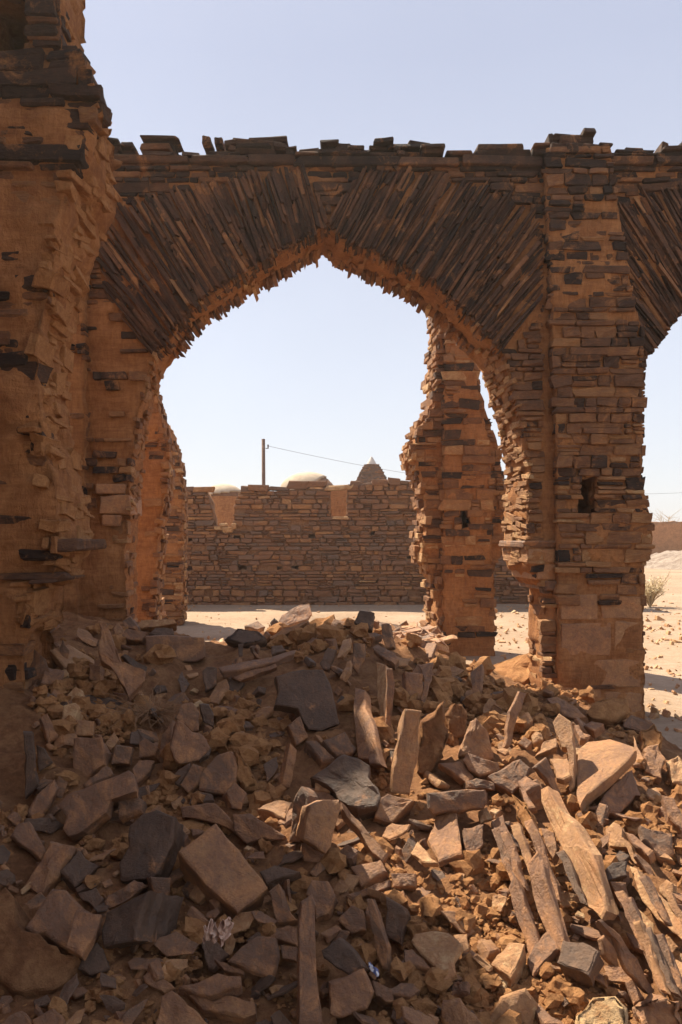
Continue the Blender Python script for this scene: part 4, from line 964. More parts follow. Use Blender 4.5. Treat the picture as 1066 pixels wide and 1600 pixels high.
 (816,1350,[(770,470),(800,490),(850,620),(940,880),(900,840),(830,640)],(-.75,-.35,.6),.03,.6,'narrow slate blade behind the long thin curved slate'),
 (816,1350,[(530,500),(590,450),(620,530),(640,640),(700,780),(640,720),(540,600)],(.2,-.9,.35),.03,.72,'tan slate standing in front of the long thin curved slate'),
 (816,1350,[(680,790),(730,765),(820,890),(750,940)],(-.3,-.7,.6),.04,.55,'small tan slab above the wrinkled curled slab'),
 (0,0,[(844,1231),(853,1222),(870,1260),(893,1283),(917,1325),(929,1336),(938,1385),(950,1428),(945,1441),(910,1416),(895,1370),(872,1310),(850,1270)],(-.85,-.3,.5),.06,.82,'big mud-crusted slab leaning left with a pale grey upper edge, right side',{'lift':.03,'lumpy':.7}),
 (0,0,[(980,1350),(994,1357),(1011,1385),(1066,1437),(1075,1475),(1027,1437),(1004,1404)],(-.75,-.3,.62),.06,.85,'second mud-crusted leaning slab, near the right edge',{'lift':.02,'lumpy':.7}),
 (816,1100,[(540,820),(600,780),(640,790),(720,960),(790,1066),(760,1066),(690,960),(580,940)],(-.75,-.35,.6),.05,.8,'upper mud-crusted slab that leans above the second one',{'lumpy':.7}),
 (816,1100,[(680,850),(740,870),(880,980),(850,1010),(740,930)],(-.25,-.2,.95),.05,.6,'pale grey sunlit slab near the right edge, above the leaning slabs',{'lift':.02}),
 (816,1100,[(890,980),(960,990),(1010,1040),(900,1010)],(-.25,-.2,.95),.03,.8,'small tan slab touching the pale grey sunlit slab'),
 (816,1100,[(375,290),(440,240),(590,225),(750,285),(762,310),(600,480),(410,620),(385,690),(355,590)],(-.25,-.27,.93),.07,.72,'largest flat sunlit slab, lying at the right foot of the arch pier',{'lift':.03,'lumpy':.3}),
 (816,1100,[(480,700),(600,520),(740,440),(800,600),(770,590),(650,730),(560,720),(440,700)],(.05,-.62,.78),.06,.5,'slab in shade directly under the largest flat sunlit slab'),
 (816,1100,[(740,200),(770,280),(825,390),(740,400),(700,380),(760,310)],(-.25,-.26,.93),.03,.7,'small pale shard at the right corner of the largest sunlit slab'),
 (816,1100,[(205,120),(250,70),(330,110),(340,180),(350,560),(320,590),(300,300),(260,290)],(-.35,-.7,.6),.07,.8,'upright tan slab left of the largest sunlit slab',{'lift':.02}),
 (816,1100,[(185,360),(310,360),(325,480),(270,505),(230,490)],(-.25,-.26,.93),.04,.75,'small bright slab at the foot of the upright tan slab',{'lift':.03}),
 (816,1100,[(85,415),(160,355),(190,400),(260,600),(240,620),(110,430)],(.2,-.85,.45),.06,.4,'dark brown stake-like stone pointing up left of the bright small slab',{'lift':.02}),
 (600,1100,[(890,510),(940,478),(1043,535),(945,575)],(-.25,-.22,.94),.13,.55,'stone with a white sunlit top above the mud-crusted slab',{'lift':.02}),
 (600,1100,[(895,555),(930,560),(1010,690),(965,695)],(-.3,-.4,.85),.04,.6,'narrow striped slab sloping down from the white-topped stone',{'lift':.03}),
 (600,1100,[(545,510),(620,490),(745,520),(740,570),(600,565),(550,560)],(0,-.8,.6),.10,.33,'dark stone behind the long horizontal slab'),
 (600,1100,[(285,600),(400,580),(560,565),(685,575),(690,640),(660,690),(480,720),(330,735),(285,690)],(0,-.92,.4),.10,.38,'long horizontal dark slab with a bright broken upper edge',{'lift':.03}),
 (600,1100,[(370,390),(510,375),(610,490),(540,520)],(.1,-.7,.7),.06,.55,'rusty flat slab behind the long horizontal dark slab'),
 (600,1100,[(500,330),(590,110),(610,95),(680,180),(720,270),(740,370),(620,380),(500,350)],(0,-.9,.4),.15,.7,'pointed tan boulder shaped like a tooth, right of the standing mud lump',{'name':'boulder','lumpy':.8}),
 (600,1100,[(525,370),(560,320),(640,350),(765,390),(770,440),(640,480),(560,430)],(0,-.8,.6),.12,.6,'rounded tan stone in front of the tooth-shaped boulder',{'lift':.02}),
 (740,980,[(240,560),(310,420),(360,440),(300,580),(240,810),(210,800)],(.25,-.9,.35),.04,.62,'tall thin blade of stone standing left of the arch pier foot',{'lift':.03}),
 (0,0,[(735,1050),(752,1036),(754,1050),(749,1080),(738,1102),(736,1075)],(-.6,-.45,.6),.03,.5,'thin pale blade left of the earth-caked slab',{'lift':.02}),
 (600,1100,[(690,480),(910,360),(980,420),(970,470),(860,600),(740,530)],(0,-.7,.7),.08,.4,'dark brown slab between the tooth-shaped boulder and the white-topped stone'),
 (600,1100,[(350,740),(480,710),(510,850),(525,1000),(360,1050),(290,900)],(-.35,-.28,.9),.04,.62,'slab half in sharp shadow below the long horizontal dark slab',{'lift':.01}),
 (600,1100,[(530,820),(670,800),(665,940),(580,1040),(540,980)],(.1,-.65,.75),.06,.45,'brown slab with a bright right edge next to the half-shadowed slab'),
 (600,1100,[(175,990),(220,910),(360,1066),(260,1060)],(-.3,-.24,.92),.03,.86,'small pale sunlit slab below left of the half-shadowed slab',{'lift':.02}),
 (600,1100,[(715,780),(790,740),(850,880),(740,880)],(-.1,-.5,.85),.05,.55,'purplish sunlit stone left of the mud-crusted slabs'),
 (600,1100,[(860,600),(900,640),(985,760),(990,860),(930,860),(870,760)],(-.75,-.35,.6),.08,.92,'sunlit crust of mud clinging under the white-topped stone',{'lumpy':1.4,'material':'M_CLOD','name':'mud_lump','cat':'mud lump'}),
 (816,1270,[(20,200),(60,150),(110,300),(190,620),(150,640),(60,420)],(-.7,-.45,.5),.04,.6,'first of the thin slates leaning side by side left of the big mud-crusted slab'),
 (816,1270,[(-60,300),(-30,250),(30,420),(90,640),(40,620),(-30,430)],(-.7,-.45,.5),.04,.55,'second leaning slate, outermost left beside the big mud-crusted slab'),
 (0,0,[(846,1290),(866,1300),(872,1330),(866,1345),(856,1330)],(-.3,-.6,.7),.05,.7,'short thick stone standing against the big mud-crusted slab',{'lift':.03}),
 (0,0,[(957,1346),(980,1345),(981,1368),(950,1374),(945,1360)],(-.1,-.7,.7),.06,.04,'small black glossy stone between the two mud-crusted slabs',{'lift':.03}),
 (0,0,[(954,1376),(979,1378),(986,1410),(970,1416)],(-.1,-.8,.5),.08,.65,'tan block just under the small black glossy stone'),
 (0,0,[(1000,1290),(1050,1300),(1056,1330),(1040,1345),(1004,1310)],(.1,-.7,.7),.05,.35,'dark slab in shade near the right edge, under the largest sunlit slab'),
 (0,0,[(1034,1240),(1052,1245),(1072,1280),(1066,1300),(1044,1275)],(-.1,-.7,.7),.07,.6,'brown slab sloping to the right edge of the heap'),
 (600,1100,[(890,100),(960,50),(1000,110),(920,160)],(-.1,-.6,.8),.08,.78,'small tan cube right of the tall thin blade'),
 (600,1100,[(755,75),(810,50),(840,80),(790,115)],(-.1,-.5,.85),.06,.86,'small bright stone left of the tall thin blade'),
 (600,1100,[(980,205),(1020,185),(1050,190),(1060,240),(1000,250)],(-.1,-.6,.8),.06,.85,'rounded sunlit stone beside the small tan cube',{'lumpy':1.0}),
 (600,1100,[(890,260),(930,215),(990,250),(950,295)],(-.1,-.7,.7),.06,.62,'brown cobble under the rounded sunlit stone'),
 (740,980,[(75,280),(130,240),(270,200),(400,170),(450,200),(400,310),(330,370),(200,360),(100,340)],(-.25,-.33,.91),.10,.95,'broad earth-caked slab against the left foot of the arch pier',{'lift':.02,'lumpy':1.1,'material':'M_CLOD'}),
 (740,980,[(470,470),(560,460),(700,540),(750,600),(680,610),(560,560)],(-.25,-.33,.91),.07,.6,'grey slab sprinkled with mud in front of the arch pier foot',{'lift':.02}),
 (740,980,[(745,560),(800,510),(870,470),(960,455),(1030,480),(1040,560),(960,610),(790,610)],(-.1,-.6,.8),.10,.95,'sunlit lump of mud and stone at the right corner of the arch pier foot',{'lumpy':1.4,'material':'M_CLOD','name':'mud_lump','cat':'mud lump','lift':.02}),
 (740,980,[(730,655),(790,620),(870,640),(800,690)],(-.25,-.26,.93),.06,.6,'small white-topped stone below the lump at the pier foot',{'lift':.02}),
 (740,980,[(670,650),(700,645),(750,740),(710,750)],(-.2,-.5,.85),.05,.6,'small upright grey chip left of the small white-topped stone',{'lift':.02}),
 (740,980,[(470,760),(560,730),(560,800),(500,820),(410,860)],(-.2,-.5,.8),.06,.8,'tan shard in front of the upright tan slab'),
 (0,0,[(1005,1170),(1028,1160),(1040,1185),(1034,1215),(1010,1205)],(-.1,-.6,.8),.12,.7,'brown boulder at the far right shoulder of the heap',{'lumpy':.8,'name':'boulder'}),
 (0,0,[(1040,1190),(1060,1180),(1075,1200),(1070,1225),(1048,1222)],(-.1,-.6,.8),.10,.9,'pale lump cut by the right edge, at the shoulder of the heap',{'lumpy':1.0}),
 (0,0,[(1002,1142),(1020,1132),(1036,1150),(1030,1170),(1006,1166)],(-.1,-.6,.8),.10,.92,'crumbly lump of mud on the skyline of the heap, right of the pier',{'lumpy':1.5,'material':'M_CLOD','name':'mud_lump','cat':'mud lump'}),
 # along the crest
 (500,930,[(230,180),(265,95),(365,115),(350,230),(290,220)],(-.2,-.9,.35),.10,.12,'dark angular block on the middle of the crest',{'lift':.02}),
 (500,930,[(60,220),(90,155),(170,175),(150,205)],(0,-.7,.7),.08,.6,'small brown block left of the dark crest block'),
 (500,930,[(405,190),(460,185),(490,350),(440,355),(415,280)],(-.3,-.85,.4),.06,.3,'upright dark slab with pale speckles on the crest',{'lift':.02}),
 (500,930,[(345,345),(380,325),(500,385),(525,430),(500,460),(400,400)],(-.2,-.45,.88),.06,.42,'grey cracked slab tipped below the speckled crest slab',{'lift':.02}),
 (500,930,[(225,320),(305,320),(300,420),(250,525),(210,470)],(.1,-.95,.3),.08,.3,'dark upright slab with a lit flat top, below the crest'),
 (500,930,[(110,420),(150,300),(205,280),(205,340),(150,400)],(-.4,-.35,.85),.03,.8,'bright sunlit slab just left of the dark upright slab',{'lift':.01}),
 (500,930,[(0,450),(50,345),(115,360),(60,500),(20,490)],(-.2,-.8,.45),.05,.25,'dark grey slab behind the large dark five-sided slab'),
 (500,930,[(130,550),(180,440),(205,430),(200,500),(150,560)],(-.5,-.4,.75),.04,.8,'small bright pointed slab under the bright sunlit one',{'lift':.02}),
 (500,930,[(850,790),(900,720),(960,725),(990,770),(965,940),(890,945)],(0,-.9,.4),.10,.85,'rounded upright mud lump left of the tooth-shaped boulder',{'lumpy':1.0,'name':'mud_lump','cat':'mud lump','material':'M_EARTH'}),
 (300,930,[(170,480),(400,430),(560,400),(700,360),(690,385),(560,440),(350,490),(200,510)],(0,-.35,.93),.05,.5,'long flagstone jutting out under the crest, left of centre',{'lift':.03,'lumpy':.3}),
 (300,930,[(260,545),(560,455),(570,480),(320,570)],(0,-.75,.6),.06,.55,'second long flagstone beneath the jutting one',{'lift':.01}),
 (300,930,[(580,170),(600,130),(720,60),(785,65),(800,120),(770,165),(600,215)],(-.1,-.75,.62),.10,.5,'long brown block raised highest on the crest',{'lift':.02}),
 (300,930,[(510,290),(600,225),(780,165),(770,185),(560,300)],(0,-.8,.6),.10,.7,'tan plank-like stone under the highest crest block'),
 (300,930,[(520,180),(550,150),(580,180),(570,210),(530,215)],(-.2,-.85,.4),.12,.08,'dark round-ended stone left of the highest crest block'),
 (300,930,[(215,290),(300,215),(440,230),(495,280),(480,300),(400,320),(330,330)],(0,-.7,.7),.12,.14,'dark smooth rounded stone at the left part of the crest',{'rnd':.6}),
 (300,930,[(350,205),(440,170),(490,210),(440,230)],(0,-.6,.8),.08,.4,'brown stone behind the dark smooth crest stone'),
 (300,930,[(310,330),(345,320),(335,410),(310,415)],(.1,-.9,.3),.04,.14,'dark peg of stone under the dark smooth crest stone'),
 (300,930,[(70,500),(100,470),(165,480),(160,600),(90,640)],(-.1,-.85,.45),.08,.25,'dark grey stone at the left end of the jutting flagstone'),
 (300,930,[(640,870),(720,800),(780,950),(700,1000)],(.2,-.8,.5),.08,.42,'brown wedge leaning under the large dark five-sided slab'),
 (300,930,[(525,340),(600,330),(630,370),(530,390)],(0,-.6,.8),.06,.22,'dark flat chip above the jutting flagstone'),
 (300,930,[(965,710),(1000,670),(1050,690),(1030,740),(985,750)],(0,-.8,.5),.06,.1,'small black stone right of the large dark five-sided slab'),
 # heap at the foot of the left arch pier
 (80,900,[(632,400),(800,395),(1020,410),(1030,540),(970,575),(640,570)],(.05,-.97,.25),.22,.52,'big horizontal block, tan on its left half, at the left of the crest',{'name':'stone_block','lumpy':.3}),
 (80,900,[(570,330),(600,285),(820,290),(840,320),(600,345)],(0,-.85,.5),.18,.82,'tan flagstone on top of the big horizontal block'),
 (80,900,[(650,250),(760,230),(770,260),(660,280)],(0,-.8,.5),.12,.72,'small tan stone topmost on the pile over the big horizontal block'),
 (80,900,[(645,385),(700,340),(810,345),(820,385),(740,405)],(0,-.85,.5),.10,.18,'dark rounded stone between tan flagstone and big horizontal block',{'rnd':.5}),
 (80,900,[(470,300),(530,270),(570,330),(560,355),(490,340)],(-.1,-.8,.5),.10,.33,'grey stone left of the tan flagstone'),
 (80,900,[(415,350),(450,305),(485,360),(470,395),(420,390)],(0,-.8,.5),.09,.72,'orange cobble left of the grey stone by the tan flagstone',{'rnd':.4}),
 (80,900,[(460,400),(500,350),(640,370),(600,430),(500,420)],(0,-.8,.5),.10,.5,'brown stone under the grey stone by the tan flagstone'),
 (80,900,[(500,155),(600,80),(660,90),(640,160),(530,185)],(-.1,-.8,.5),.14,.2,'dark rock at the foot of the ruined pier behind the arch'),
 (80,900,[(480,215),(540,200),(570,235),(510,260)],(0,-.8,.5),.10,.7,'small orange cobble in a dark gap under the dark rock'),
 (80,900,[(230,170),(430,200),(420,240),(270,250)],(0,-.6,.8),.08,.5,'flat slab under the left arch pier'),
 (80,900,[(330,300),(370,300),(430,480),(480,600),(640,640),(620,700),(550,770),(530,800),(440,670),(400,600),(330,560),(310,500)],(.25,-.82,.5),.10,.62,'big curved slab of mud-coated stone sliding down from the left arch pier',{'lift':.03,'lumpy':.8}),
 (80,900,[(470,530),(490,515),(640,605),(635,645),(560,620)],(.25,-.7,.6),.03,.06,'black flake stuck on the big curved slab',{'lift':.05}),
 (80,900,[(250,580),(330,590),(330,720),(250,690)],(-.1,-.9,.35),.08,.6,'upright brown stone in the hollow left of the big curved slab'),
 (80,900,[(50,520),(80,420),(120,500),(110,585)],(.2,-.9,.3),.08,.42,'grey stone set in the mud hollow beside the ruined pier'),
 (80,900,[(95,800),(165,735),(205,760),(195,840),(150,860)],(0,-.8,.6),.10,.92,'yellow earthy cube above the yellowish block by the ruined pier'),
]
m_pale = stone_mat('pale_boulder', 0, 1.0)
MATS = {'M_EARTH': M_EARTH, 'M_CLOD': M_CLOD, 'M_PALE': m_pale}
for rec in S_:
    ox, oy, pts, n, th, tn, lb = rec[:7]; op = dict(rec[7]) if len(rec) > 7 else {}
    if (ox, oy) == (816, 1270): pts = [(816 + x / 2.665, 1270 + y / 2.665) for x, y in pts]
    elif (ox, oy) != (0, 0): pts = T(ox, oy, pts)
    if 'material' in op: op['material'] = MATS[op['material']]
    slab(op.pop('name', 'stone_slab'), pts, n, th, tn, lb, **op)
# ---------------------------------------------------------------- fill of the heap: loose stones, small stones, clods
def loose(name, loc, n, rad, elong, thick, tone, label, group):
    n = Vector(n).normalized(); t1 = n.orthogonal().normalized(); a0 = U(0, 6.28); t1 = (t1 * math.cos(a0) + n.cross(t1) * math.sin(a0)); t2 = n.cross(t1)
    m_ = R.choice((4, 5, 5, 6, 7)); ang = sorted(i / m_ * 6.2832 + U(-.35, .35) for i in range(m_))
    pts = [Vector(loc) + t1 * (math.cos(a) * rad * elong * U(.75, 1.1)) + t2 * (math.sin(a) * rad * U(.75, 1.1)) for a in ang]
    return slab3(name, pts, n, thick, tone, label, U(.35, .8), 'stone', group)
def up_at(x, y):
    e = .06
    return Vector((-(mound(x + e, y) - mound(x - e, y)) / (2 * e), -(mound(x, y + e) - mound(x, y - e)) / (2 * e), 1)).normalized()
CREST = ([0, 130, 230, 330, 450, 560, 640, 700, 760, 870, 960, 1020, 1066], [960, 955, 990, 1005, 965, 960, 985, 1015, 1025, 1062, 1088, 1145, 1205])
def spot(ymax=1610):
    while True:
        px = U(-10, 1076); py = U(940, ymax)
        if py > np.interp(px, *CREST) + 6 and not (px < 48 and py < 1250): return px, py
def covered(px, py): return any(inside(t_, px, py) for t_ in TRACED)
spots = []
tries = 0
while len(spots) < 96 and tries < 9000:
    tries += 1; px, py = spot()
    if py < np.interp(px, *CREST) + 34: continue
    if any(covered(px + a, py + b_) for a, b_ in ((0, 0), (17, 0), (-17, 0), (0, 15), (0, -15))) or any((px - a) ** 2 + (py - b_) ** 2 < 34 ** 2 for a, b_ in spots): continue
    if 640 < px < 880 and 1370 < py < 1600 and R.random() < .93: continue
    if 50 < px < 240 and py < 1150 and R.random() < .8: continue
    if 300 < px < 420 and 1060 < py < 1200 and R.random() < .7: continue
    spots.append((px, py))
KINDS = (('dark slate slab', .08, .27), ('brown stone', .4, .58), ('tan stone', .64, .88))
for px, py in spots:
    Y = hit(px, py); d = ray(px, py); s_px = U(34, 56) if R.random() < .5 else U(56, 90)
    if any(covered(px + 34 * math.cos(a), py + 34 * math.sin(a)) for a in (0, .8, 1.6, 2.4, 3.1, 3.9, 4.7, 5.5)): s_px = U(24, 40)
    rad = s_px * .5 * Y / F
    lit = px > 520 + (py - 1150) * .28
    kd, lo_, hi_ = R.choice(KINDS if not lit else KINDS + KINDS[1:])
    x, y = d.x * Y, Y; u_ = up_at(x, y)
    n = (u_ + Vector((R.gauss(0, .5), R.gauss(-.25, .5), R.gauss(0, .3)))).normalized()
    if n.y > .25: n.y *= -1
    loc = Vector((x, y, mound(x, y))) + n * rad * U(-.05, .25)
    side = 'in the sunlit right half of the heap' if lit else 'in the shaded left half of the heap'
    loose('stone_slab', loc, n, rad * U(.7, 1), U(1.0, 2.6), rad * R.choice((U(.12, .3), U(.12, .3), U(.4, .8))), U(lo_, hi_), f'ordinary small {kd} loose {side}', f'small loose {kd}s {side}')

for x0, y0, dx, dy, L, w in ((872, 1330, .42, .9, 100, 9), (884, 1322, .42, .9, 70, 7), (962, 1392, .45, .9, 120, 9), (975, 1402, .45, .9, 130, 8), (990, 1440, .4, .92, 120, 9), (1006, 1450, .42, .9, 120, 8), (1024, 1460, .42, .9, 110, 9), (770, 1296, .36, .93, 100, 8), (784, 1300, .34, .94, 110, 9), (800, 1288, .36, .93, 120, 8), (822, 1282, .38, .92, 130, 9), (1000, 1370, .5, .87, 90, 9), (1040, 1398, .5, .87, 80, 9)):
    L *= U(.85, 1.1); q = [(x0 - w * .3, y0), (x0 + w, y0 - 4), (x0 + dx * L * .5 + w, y0 + dy * L * .5), (x0 + dx * L + w * .6, y0 + dy * L), (x0 + dx * L - w * .6, y0 + dy * L - 4), (x0 + dx * L * .5 - w * .6, y0 + dy * L * .5)]
    slab('stone_slab', q, (-.72, -.45, .52), .03, R.choice((.25, .42, .6, .78)), 'thin slate standing in the leaning bundles of slates at the lower right', lift=.025, lumpy=.6, group='slates leaning in bundles')
def ico():
    bm = bmesh.new(); bmesh.ops.create_icosphere(bm, subdivisions=2, radius=1); V = np.array([v.co[:] for v in bm.verts]); Fq = np.array([[v.index for v in f.verts] for f in bm.faces]); bm.free(); return V, Fq
IV, IF = ico()
def clod(mb, c, r, tone, knob=.55):
    s0 = Vector((U(0, 99), U(0, 99), U(0, 99))); sc_ = np.array([U(.8, 1.25), U(.8, 1.25), U(.7, 1.0)])
    V = np.array([np.array(v) * (1 + knob * noise.noise(Vector(v) * 1.3 + s0) * 1.4 + knob * .75 * noise.noise(Vector(v) * 2.9 + s0) + knob * .4 * noise.noise(Vector(v) * 7 + s0)) for v in IV]) * sc_ * r
    mb.add(V + np.array(c), [IF], tone)
# clods of broken mud mortar: nobody could count them
mb = MB(); n_ = 0
def clod_density(px, py):
    g = noise.fractal(Vector((px * .009, py * .009, 2)), 1, 2, 3) * .9 + .25
    for cx, cy, rx, ry, w in ((760, 1480, 150, 130, 2.2), (280, 1470, 60, 60, 1.0), (140, 1090, 95, 75, 1.6), (360, 1140, 85, 70, 1.3), (510, 1000, 80, 35, 1.2), (700, 1080, 110, 60, 1.3), (880, 1560, 110, 70, 1.4), (560, 1330, 60, 60, .5), (820, 1110, 100, 60, 1.3), (840, 1330, 110, 60, 1.0)):
        q = ((px - cx) / rx) ** 2 + ((py - cy) / ry) ** 2
        if q < 1: g += w * (1 - q)
    return g
while n_ < 5600:
    px, py = spot()
    if R.random() * 1.5 > clod_density(px, py) or (covered(px, py) and R.random() < .93): continue
    Y = hit(px, py); d = ray(px, py); r_px = min(20, R.lognormvariate(math.log(3.7), .68)); r = r_px * Y / F
    x, y = d.x * Y, Y
    clod(mb, (x, y, mound(x, y) - DROP + r * U(.1, 1.3)), r, U(.4, .9)); n_ += 1
o = mb.build('mud_clods', [M_CLOD], smooth=False); tag(o, 'loose clods and crumbs of tan mud mortar all over the rubble heap', 'mud clods', kind='stuff')
mb = MB(); n_ = 0
while n_ < 420:
    px, py = spot()
    if covered(px, py): continue
    Y = hit(px, py); d = ray(px, py); r = min(15, R.lognormvariate(math.log(7.0), .45)) * Y / F
    x, y = d.x * Y, Y; n = (up_at(x, y) + Vector((R.gauss(0, .5), R.gauss(0, .5), R.gauss(0, .3)))).normalized(); t1 = n.orthogonal().normalized()
    stone(mb, (x, y, mound(x, y) - DROP * .7 + r * U(-.1, .6)), frame_axes(t1, n, n.cross(t1), U(0, 6.3)), (r * U(.8, 1.5), r * U(.6, 1.0), r * U(.25, .7)), clamp(R.gauss(.5, .25)), r * .2, .35, .08, 0, True); n_ += 1
o = mb.build('small_stones', [M_ROCK]); tag(o, 'small broken stones and chips strewn over the rubble heap', 'small stones', kind='stuff')
# pebbles on the courtyard and the sand beyond
mb = MB()
for i in range(650):
    py = R.choice((U(945, 1010), U(870, 1160), U(890, 1130))); px = R.choice((U(280, 700), U(280, 700), U(1000, 1066), U(770, 830)))
    Y = 1300 * 1.6 / (py - 840); x = (px - CX) / F * Y
    if Y > 34: continue
    r = R.lognormvariate(math.log(.017), .6); r = min(r, .07)
    stone(mb, (x, Y, ground_z(x, Y) + r * .15), frame_axes(FX, FZ, NF, U(0, 6)) @ np.array([[1, 0, 0], [0, 1, 0], [0, 0, 1]]), (r * U(.8, 1.6), r * U(.8, 1.6), r * U(.25, .6)), clamp(R.gauss(.92, .1)), r * .2, .35, .08, 0, True)
for i in range(170):                                              # heap of broken stones behind the crest, by the second pier
    px, py = R.gauss(640, 26), R.gauss(972, 11); Y = U(8.6, 11.5); x = (px - CX) / F * Y; z = max(0, EYE + (HY - py) / F * Y)
    r = U(.03, .10); stone(mb, (x, Y, min(z, .35)), frame_axes(FX, FZ, NF, R.gauss(0, .3), R.gauss(0, .3)), (r * U(.9, 1.8), r * U(.8, 1.4), r * U(.25, .6)), clamp(R.gauss(.62, .2)), .008, .3, .08, 0, True)
o = mb.build('scattered_pebbles', [M_ROCK]); tag(o, 'pebbles and stone chips scattered on the sand of the courtyard', 'pebbles', kind='stuff')

# ---------------------------------------------------------------- small things
m_straw, nt, b = mat('dry_straw'); b.inputs['Base Color'].default_value = (.30, .17, .09, 1)
mb = MB(); Yt = hit(238, 1112); bx = (238 - CX) / F * Yt; bz = mound(bx, Yt)
for i in range(150):
    a = U(0, 6.28); r0 = U(0, .10); L = U(.08, .24); p = Vector((bx + math.cos(a) * r0 * 1.2, Yt + math.sin(a) * r0 * .6 - .03, bz - .01)); v = Vector((math.cos(a) * U(.2, 1.0), math.sin(a) * .6 - .25, U(.15, 1.0))).normalized(); w = Vector((R.gauss(0, .3), R.gauss(0, .3), -U(.1, .7)))
    pts = [tuple(p + v * L * t + w * L * t * t) for t in (0, .35, .7, 1)]; tube(mb, pts, [.0022, .002, .0016, .001], 4)
o = mb.build('dry_twigs', [m_straw]); tag(o, 'tangled tuft of dry twigs in the hollow at the left of the heap', 'dry twigs', kind='thing')
# crumpled paper
m_paper, nt, b = mat('crumpled_paper'); co = N(nt, 'ShaderNodeTexCoord').outputs['Object']
nt.links.new(ramp(nt, tex(nt, 18, 4, .6, 0, co), [(.35, (.40, .22, .15)), (.55, (.66, .48, .37))]), b.inputs['Base Color'])
Yp = hit(340, 1462); c0 = ray(340, 1457) * (Yp - .12) + Vector((0, 0, EYE)); mb = MB(); W_, H_ = 22, 14; V = []
for j in range(H_):
    for i in range(W_):
        u_, v_ = i / (W_ - 1) - .5, j / (H_ - 1) - .5
        g = noise.noise_vector(Vector((u_ * 5, v_ * 4, 1.5))); zig = .022 * math.cos(u_ * 26 + v_ * 3)
        V.append((c0.x + u_ * .085 + g.x * .018, c0.y + zig + g.y * .03 - v_ * .03, c0.z + v_ * .06 + g.z * .02 + (.018 if u_ > .25 else 0)))
mb.add(V, [np.array([(j * W_ + i, j * W_ + i + 1, (j + 1) * W_ + i + 1, (j + 1) * W_ + i) for j in range(H_ - 1) for i in range(W_ - 1)])])
o = mb.build('crumpled_paper', [m_paper]); md = o.modifiers.new('thick', 'SOLIDIFY'); md.thickness = .0015; tag(o, 'crumpled pinkish scrap of paper below the big tan block', 'paper', kind='thing')
# torn plastic wrapper
m_pl, nt, b = mat('plastic_wrapper'); b.inputs['Roughness'].default_value = .25; co = N(nt, 'ShaderNodeTexCoord').outputs['Object']
nt.links.new(ramp(nt, tex(nt, 60, 2, .5, 0, co), [(.47, (.70, .72, .78)), (.53, (.16, .19, .38))]), b.inputs['Base Color'])
Yp = hit(584, 1514); c0 = ray(584, 1514) * (Yp - .06) + Vector((0, 0, EYE)); mb = MB(); V = []
for j in range(9):
    for i in range(7):
        u_, v_ = i / 6 - .5, j / 8 - .5; g = noise.noise_vector(Vector((u_ * 4, v_ * 4, 8)))
        w = .022 * (1 - (2 * v_) ** 2 * .7)
        V.append((c0.x + v_ * -.025 * -1 + u_ * w + g.x * .004, c0.y + g.y * .014, c0.z - v_ * .04 + g.z * .004))
mb.add(V, [np.array([(j * 7 + i, j * 7 + i + 1, (j + 1) * 7 + i + 1, (j + 1) * 7 + i) for j in range(8) for i in range(6)])])
o = mb.build('plastic_wrapper', [m_pl], smooth=True); md = o.modifiers.new('thick', 'SOLIDIFY'); md.thickness = .001; tag(o, 'small white and blue torn plastic wrapper between stones at bottom centre', 'wrapper', kind='thing')
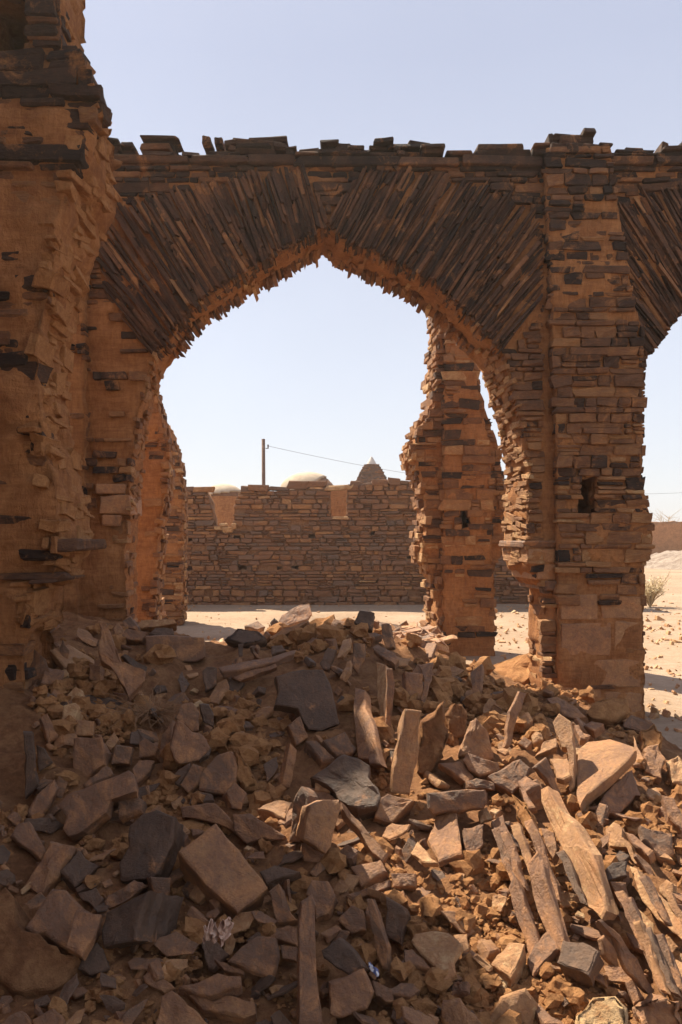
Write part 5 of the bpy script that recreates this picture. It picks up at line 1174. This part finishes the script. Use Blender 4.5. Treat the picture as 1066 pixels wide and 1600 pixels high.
# green-grey shrub on the sand and a bare bush behind the mud wall
m_twig, nt, b = mat('shrub_twig'); b.inputs['Base Color'].default_value = (.46, .35, .20, 1)
m_leaf, nt, b = mat('shrub_leaf'); co = N(nt, 'ShaderNodeTexCoord').outputs['Object']
nt.links.new(ramp(nt, tex(nt, 9, 3, .6, 0, co), [(.35, (.60, .49, .29)), (.65, (.76, .64, .42))]), b.inputs['Base Color'])
def bush(name, px, pbase, Y, hgt, wid, n_st, leaves, label, cat, m_st):
    x0 = (px - CX) / F * Y; z0 = ground_z(x0, Y) if Y < 60 else 0
    root = thing(name, (x0, Y, z0), label, cat); mb = MB(); ml = MB(); tips = []
    for i in range(n_st):
        a = U(0, 6.28); sp = U(.1, 1) * wid / 2; L = U(.6, 1) * hgt; v = Vector((math.cos(a) * sp, math.sin(a) * sp, L * U(.5, 1)))
        p = Vector((x0, Y, z0)); pts = [p, p + v * .4 + Vector((0, 0, L * .1)), p + v]
        tube(mb, [tuple(q) for q in pts], [.012, .008, .003] if Y < 40 else [.05, .03, .012], 5)
        for k in range(5):
            b0 = pts[1].lerp(pts[2], U(0, 1)); e_ = b0 + Vector((U(-1, 1), U(-1, 1), U(.1, 1))) * hgt * .25; tube(mb, [tuple(b0), tuple(b0.lerp(e_, .5) + Vector((0, 0, .01))), tuple(e_)], [.005, .004, .002] if Y < 40 else [.02, .014, .008], 4); tips += [b0.lerp(e_, U(.2, 1)) for _ in range(leaves)]
    mb.build('stem', [m_st], root)
    if leaves:
        for q in tips:
            s_ = U(.012, .03); a = Vector((U(-1, 1), U(-1, 1), U(-1, 1))).normalized(); c = a.orthogonal().normalized() * s_ * .5; q = q + Vector((U(-.04, .04), U(-.04, .04), U(-.04, .04)))
            ml.add([tuple(q - a * s_), tuple(q + c), tuple(q + a * s_), tuple(q - c)], [np.array([(0, 1, 2, 3)])])
        ml.build('foliage', [m_leaf], root)
bush('desert_shrub', 1016, 950, 19.2, .80, .85, 44, 7, 'yellow-green scrubby shrub on the sand right of the arch pier', 'shrub', m_twig)
bush('bare_bush', 1036, 815, 76, 4.4, 3.6, 34, 0, 'bare leafless bush showing above the mud wall at the far right', 'bush', m_twig)
# ---------------------------------------------------------------- dusty air
mb = MB(); x0, x1, y0, y1, z0, z1 = -1560, 1560, -1560, 1860, -1.4, 7.2
V = [(x, y, z) for x in (x0, x1) for y in (y0, y1) for z in (z0, z1)]
mb.add(V, [np.array([(0, 1, 3, 2), (4, 6, 7, 5), (0, 4, 5, 1), (2, 3, 7, 6), (0, 2, 6, 4), (1, 5, 7, 3)])])
m_hz = bpy.data.materials.new('dust_haze'); m_hz.use_nodes = True; nt = m_hz.node_tree; nt.nodes.clear()
pv = nt.nodes.new('ShaderNodeVolumePrincipled'); pv.inputs['Color'].default_value = (.95, .88, .80, 1); pv.inputs['Density'].default_value = .0013; pv.inputs['Anisotropy'].default_value = .5
ou = nt.nodes.new('ShaderNodeOutputMaterial'); nt.links.new(pv.outputs[0], ou.inputs['Volume'])
o = mb.build('haze', [m_hz]); tag(o, kind='stuff')
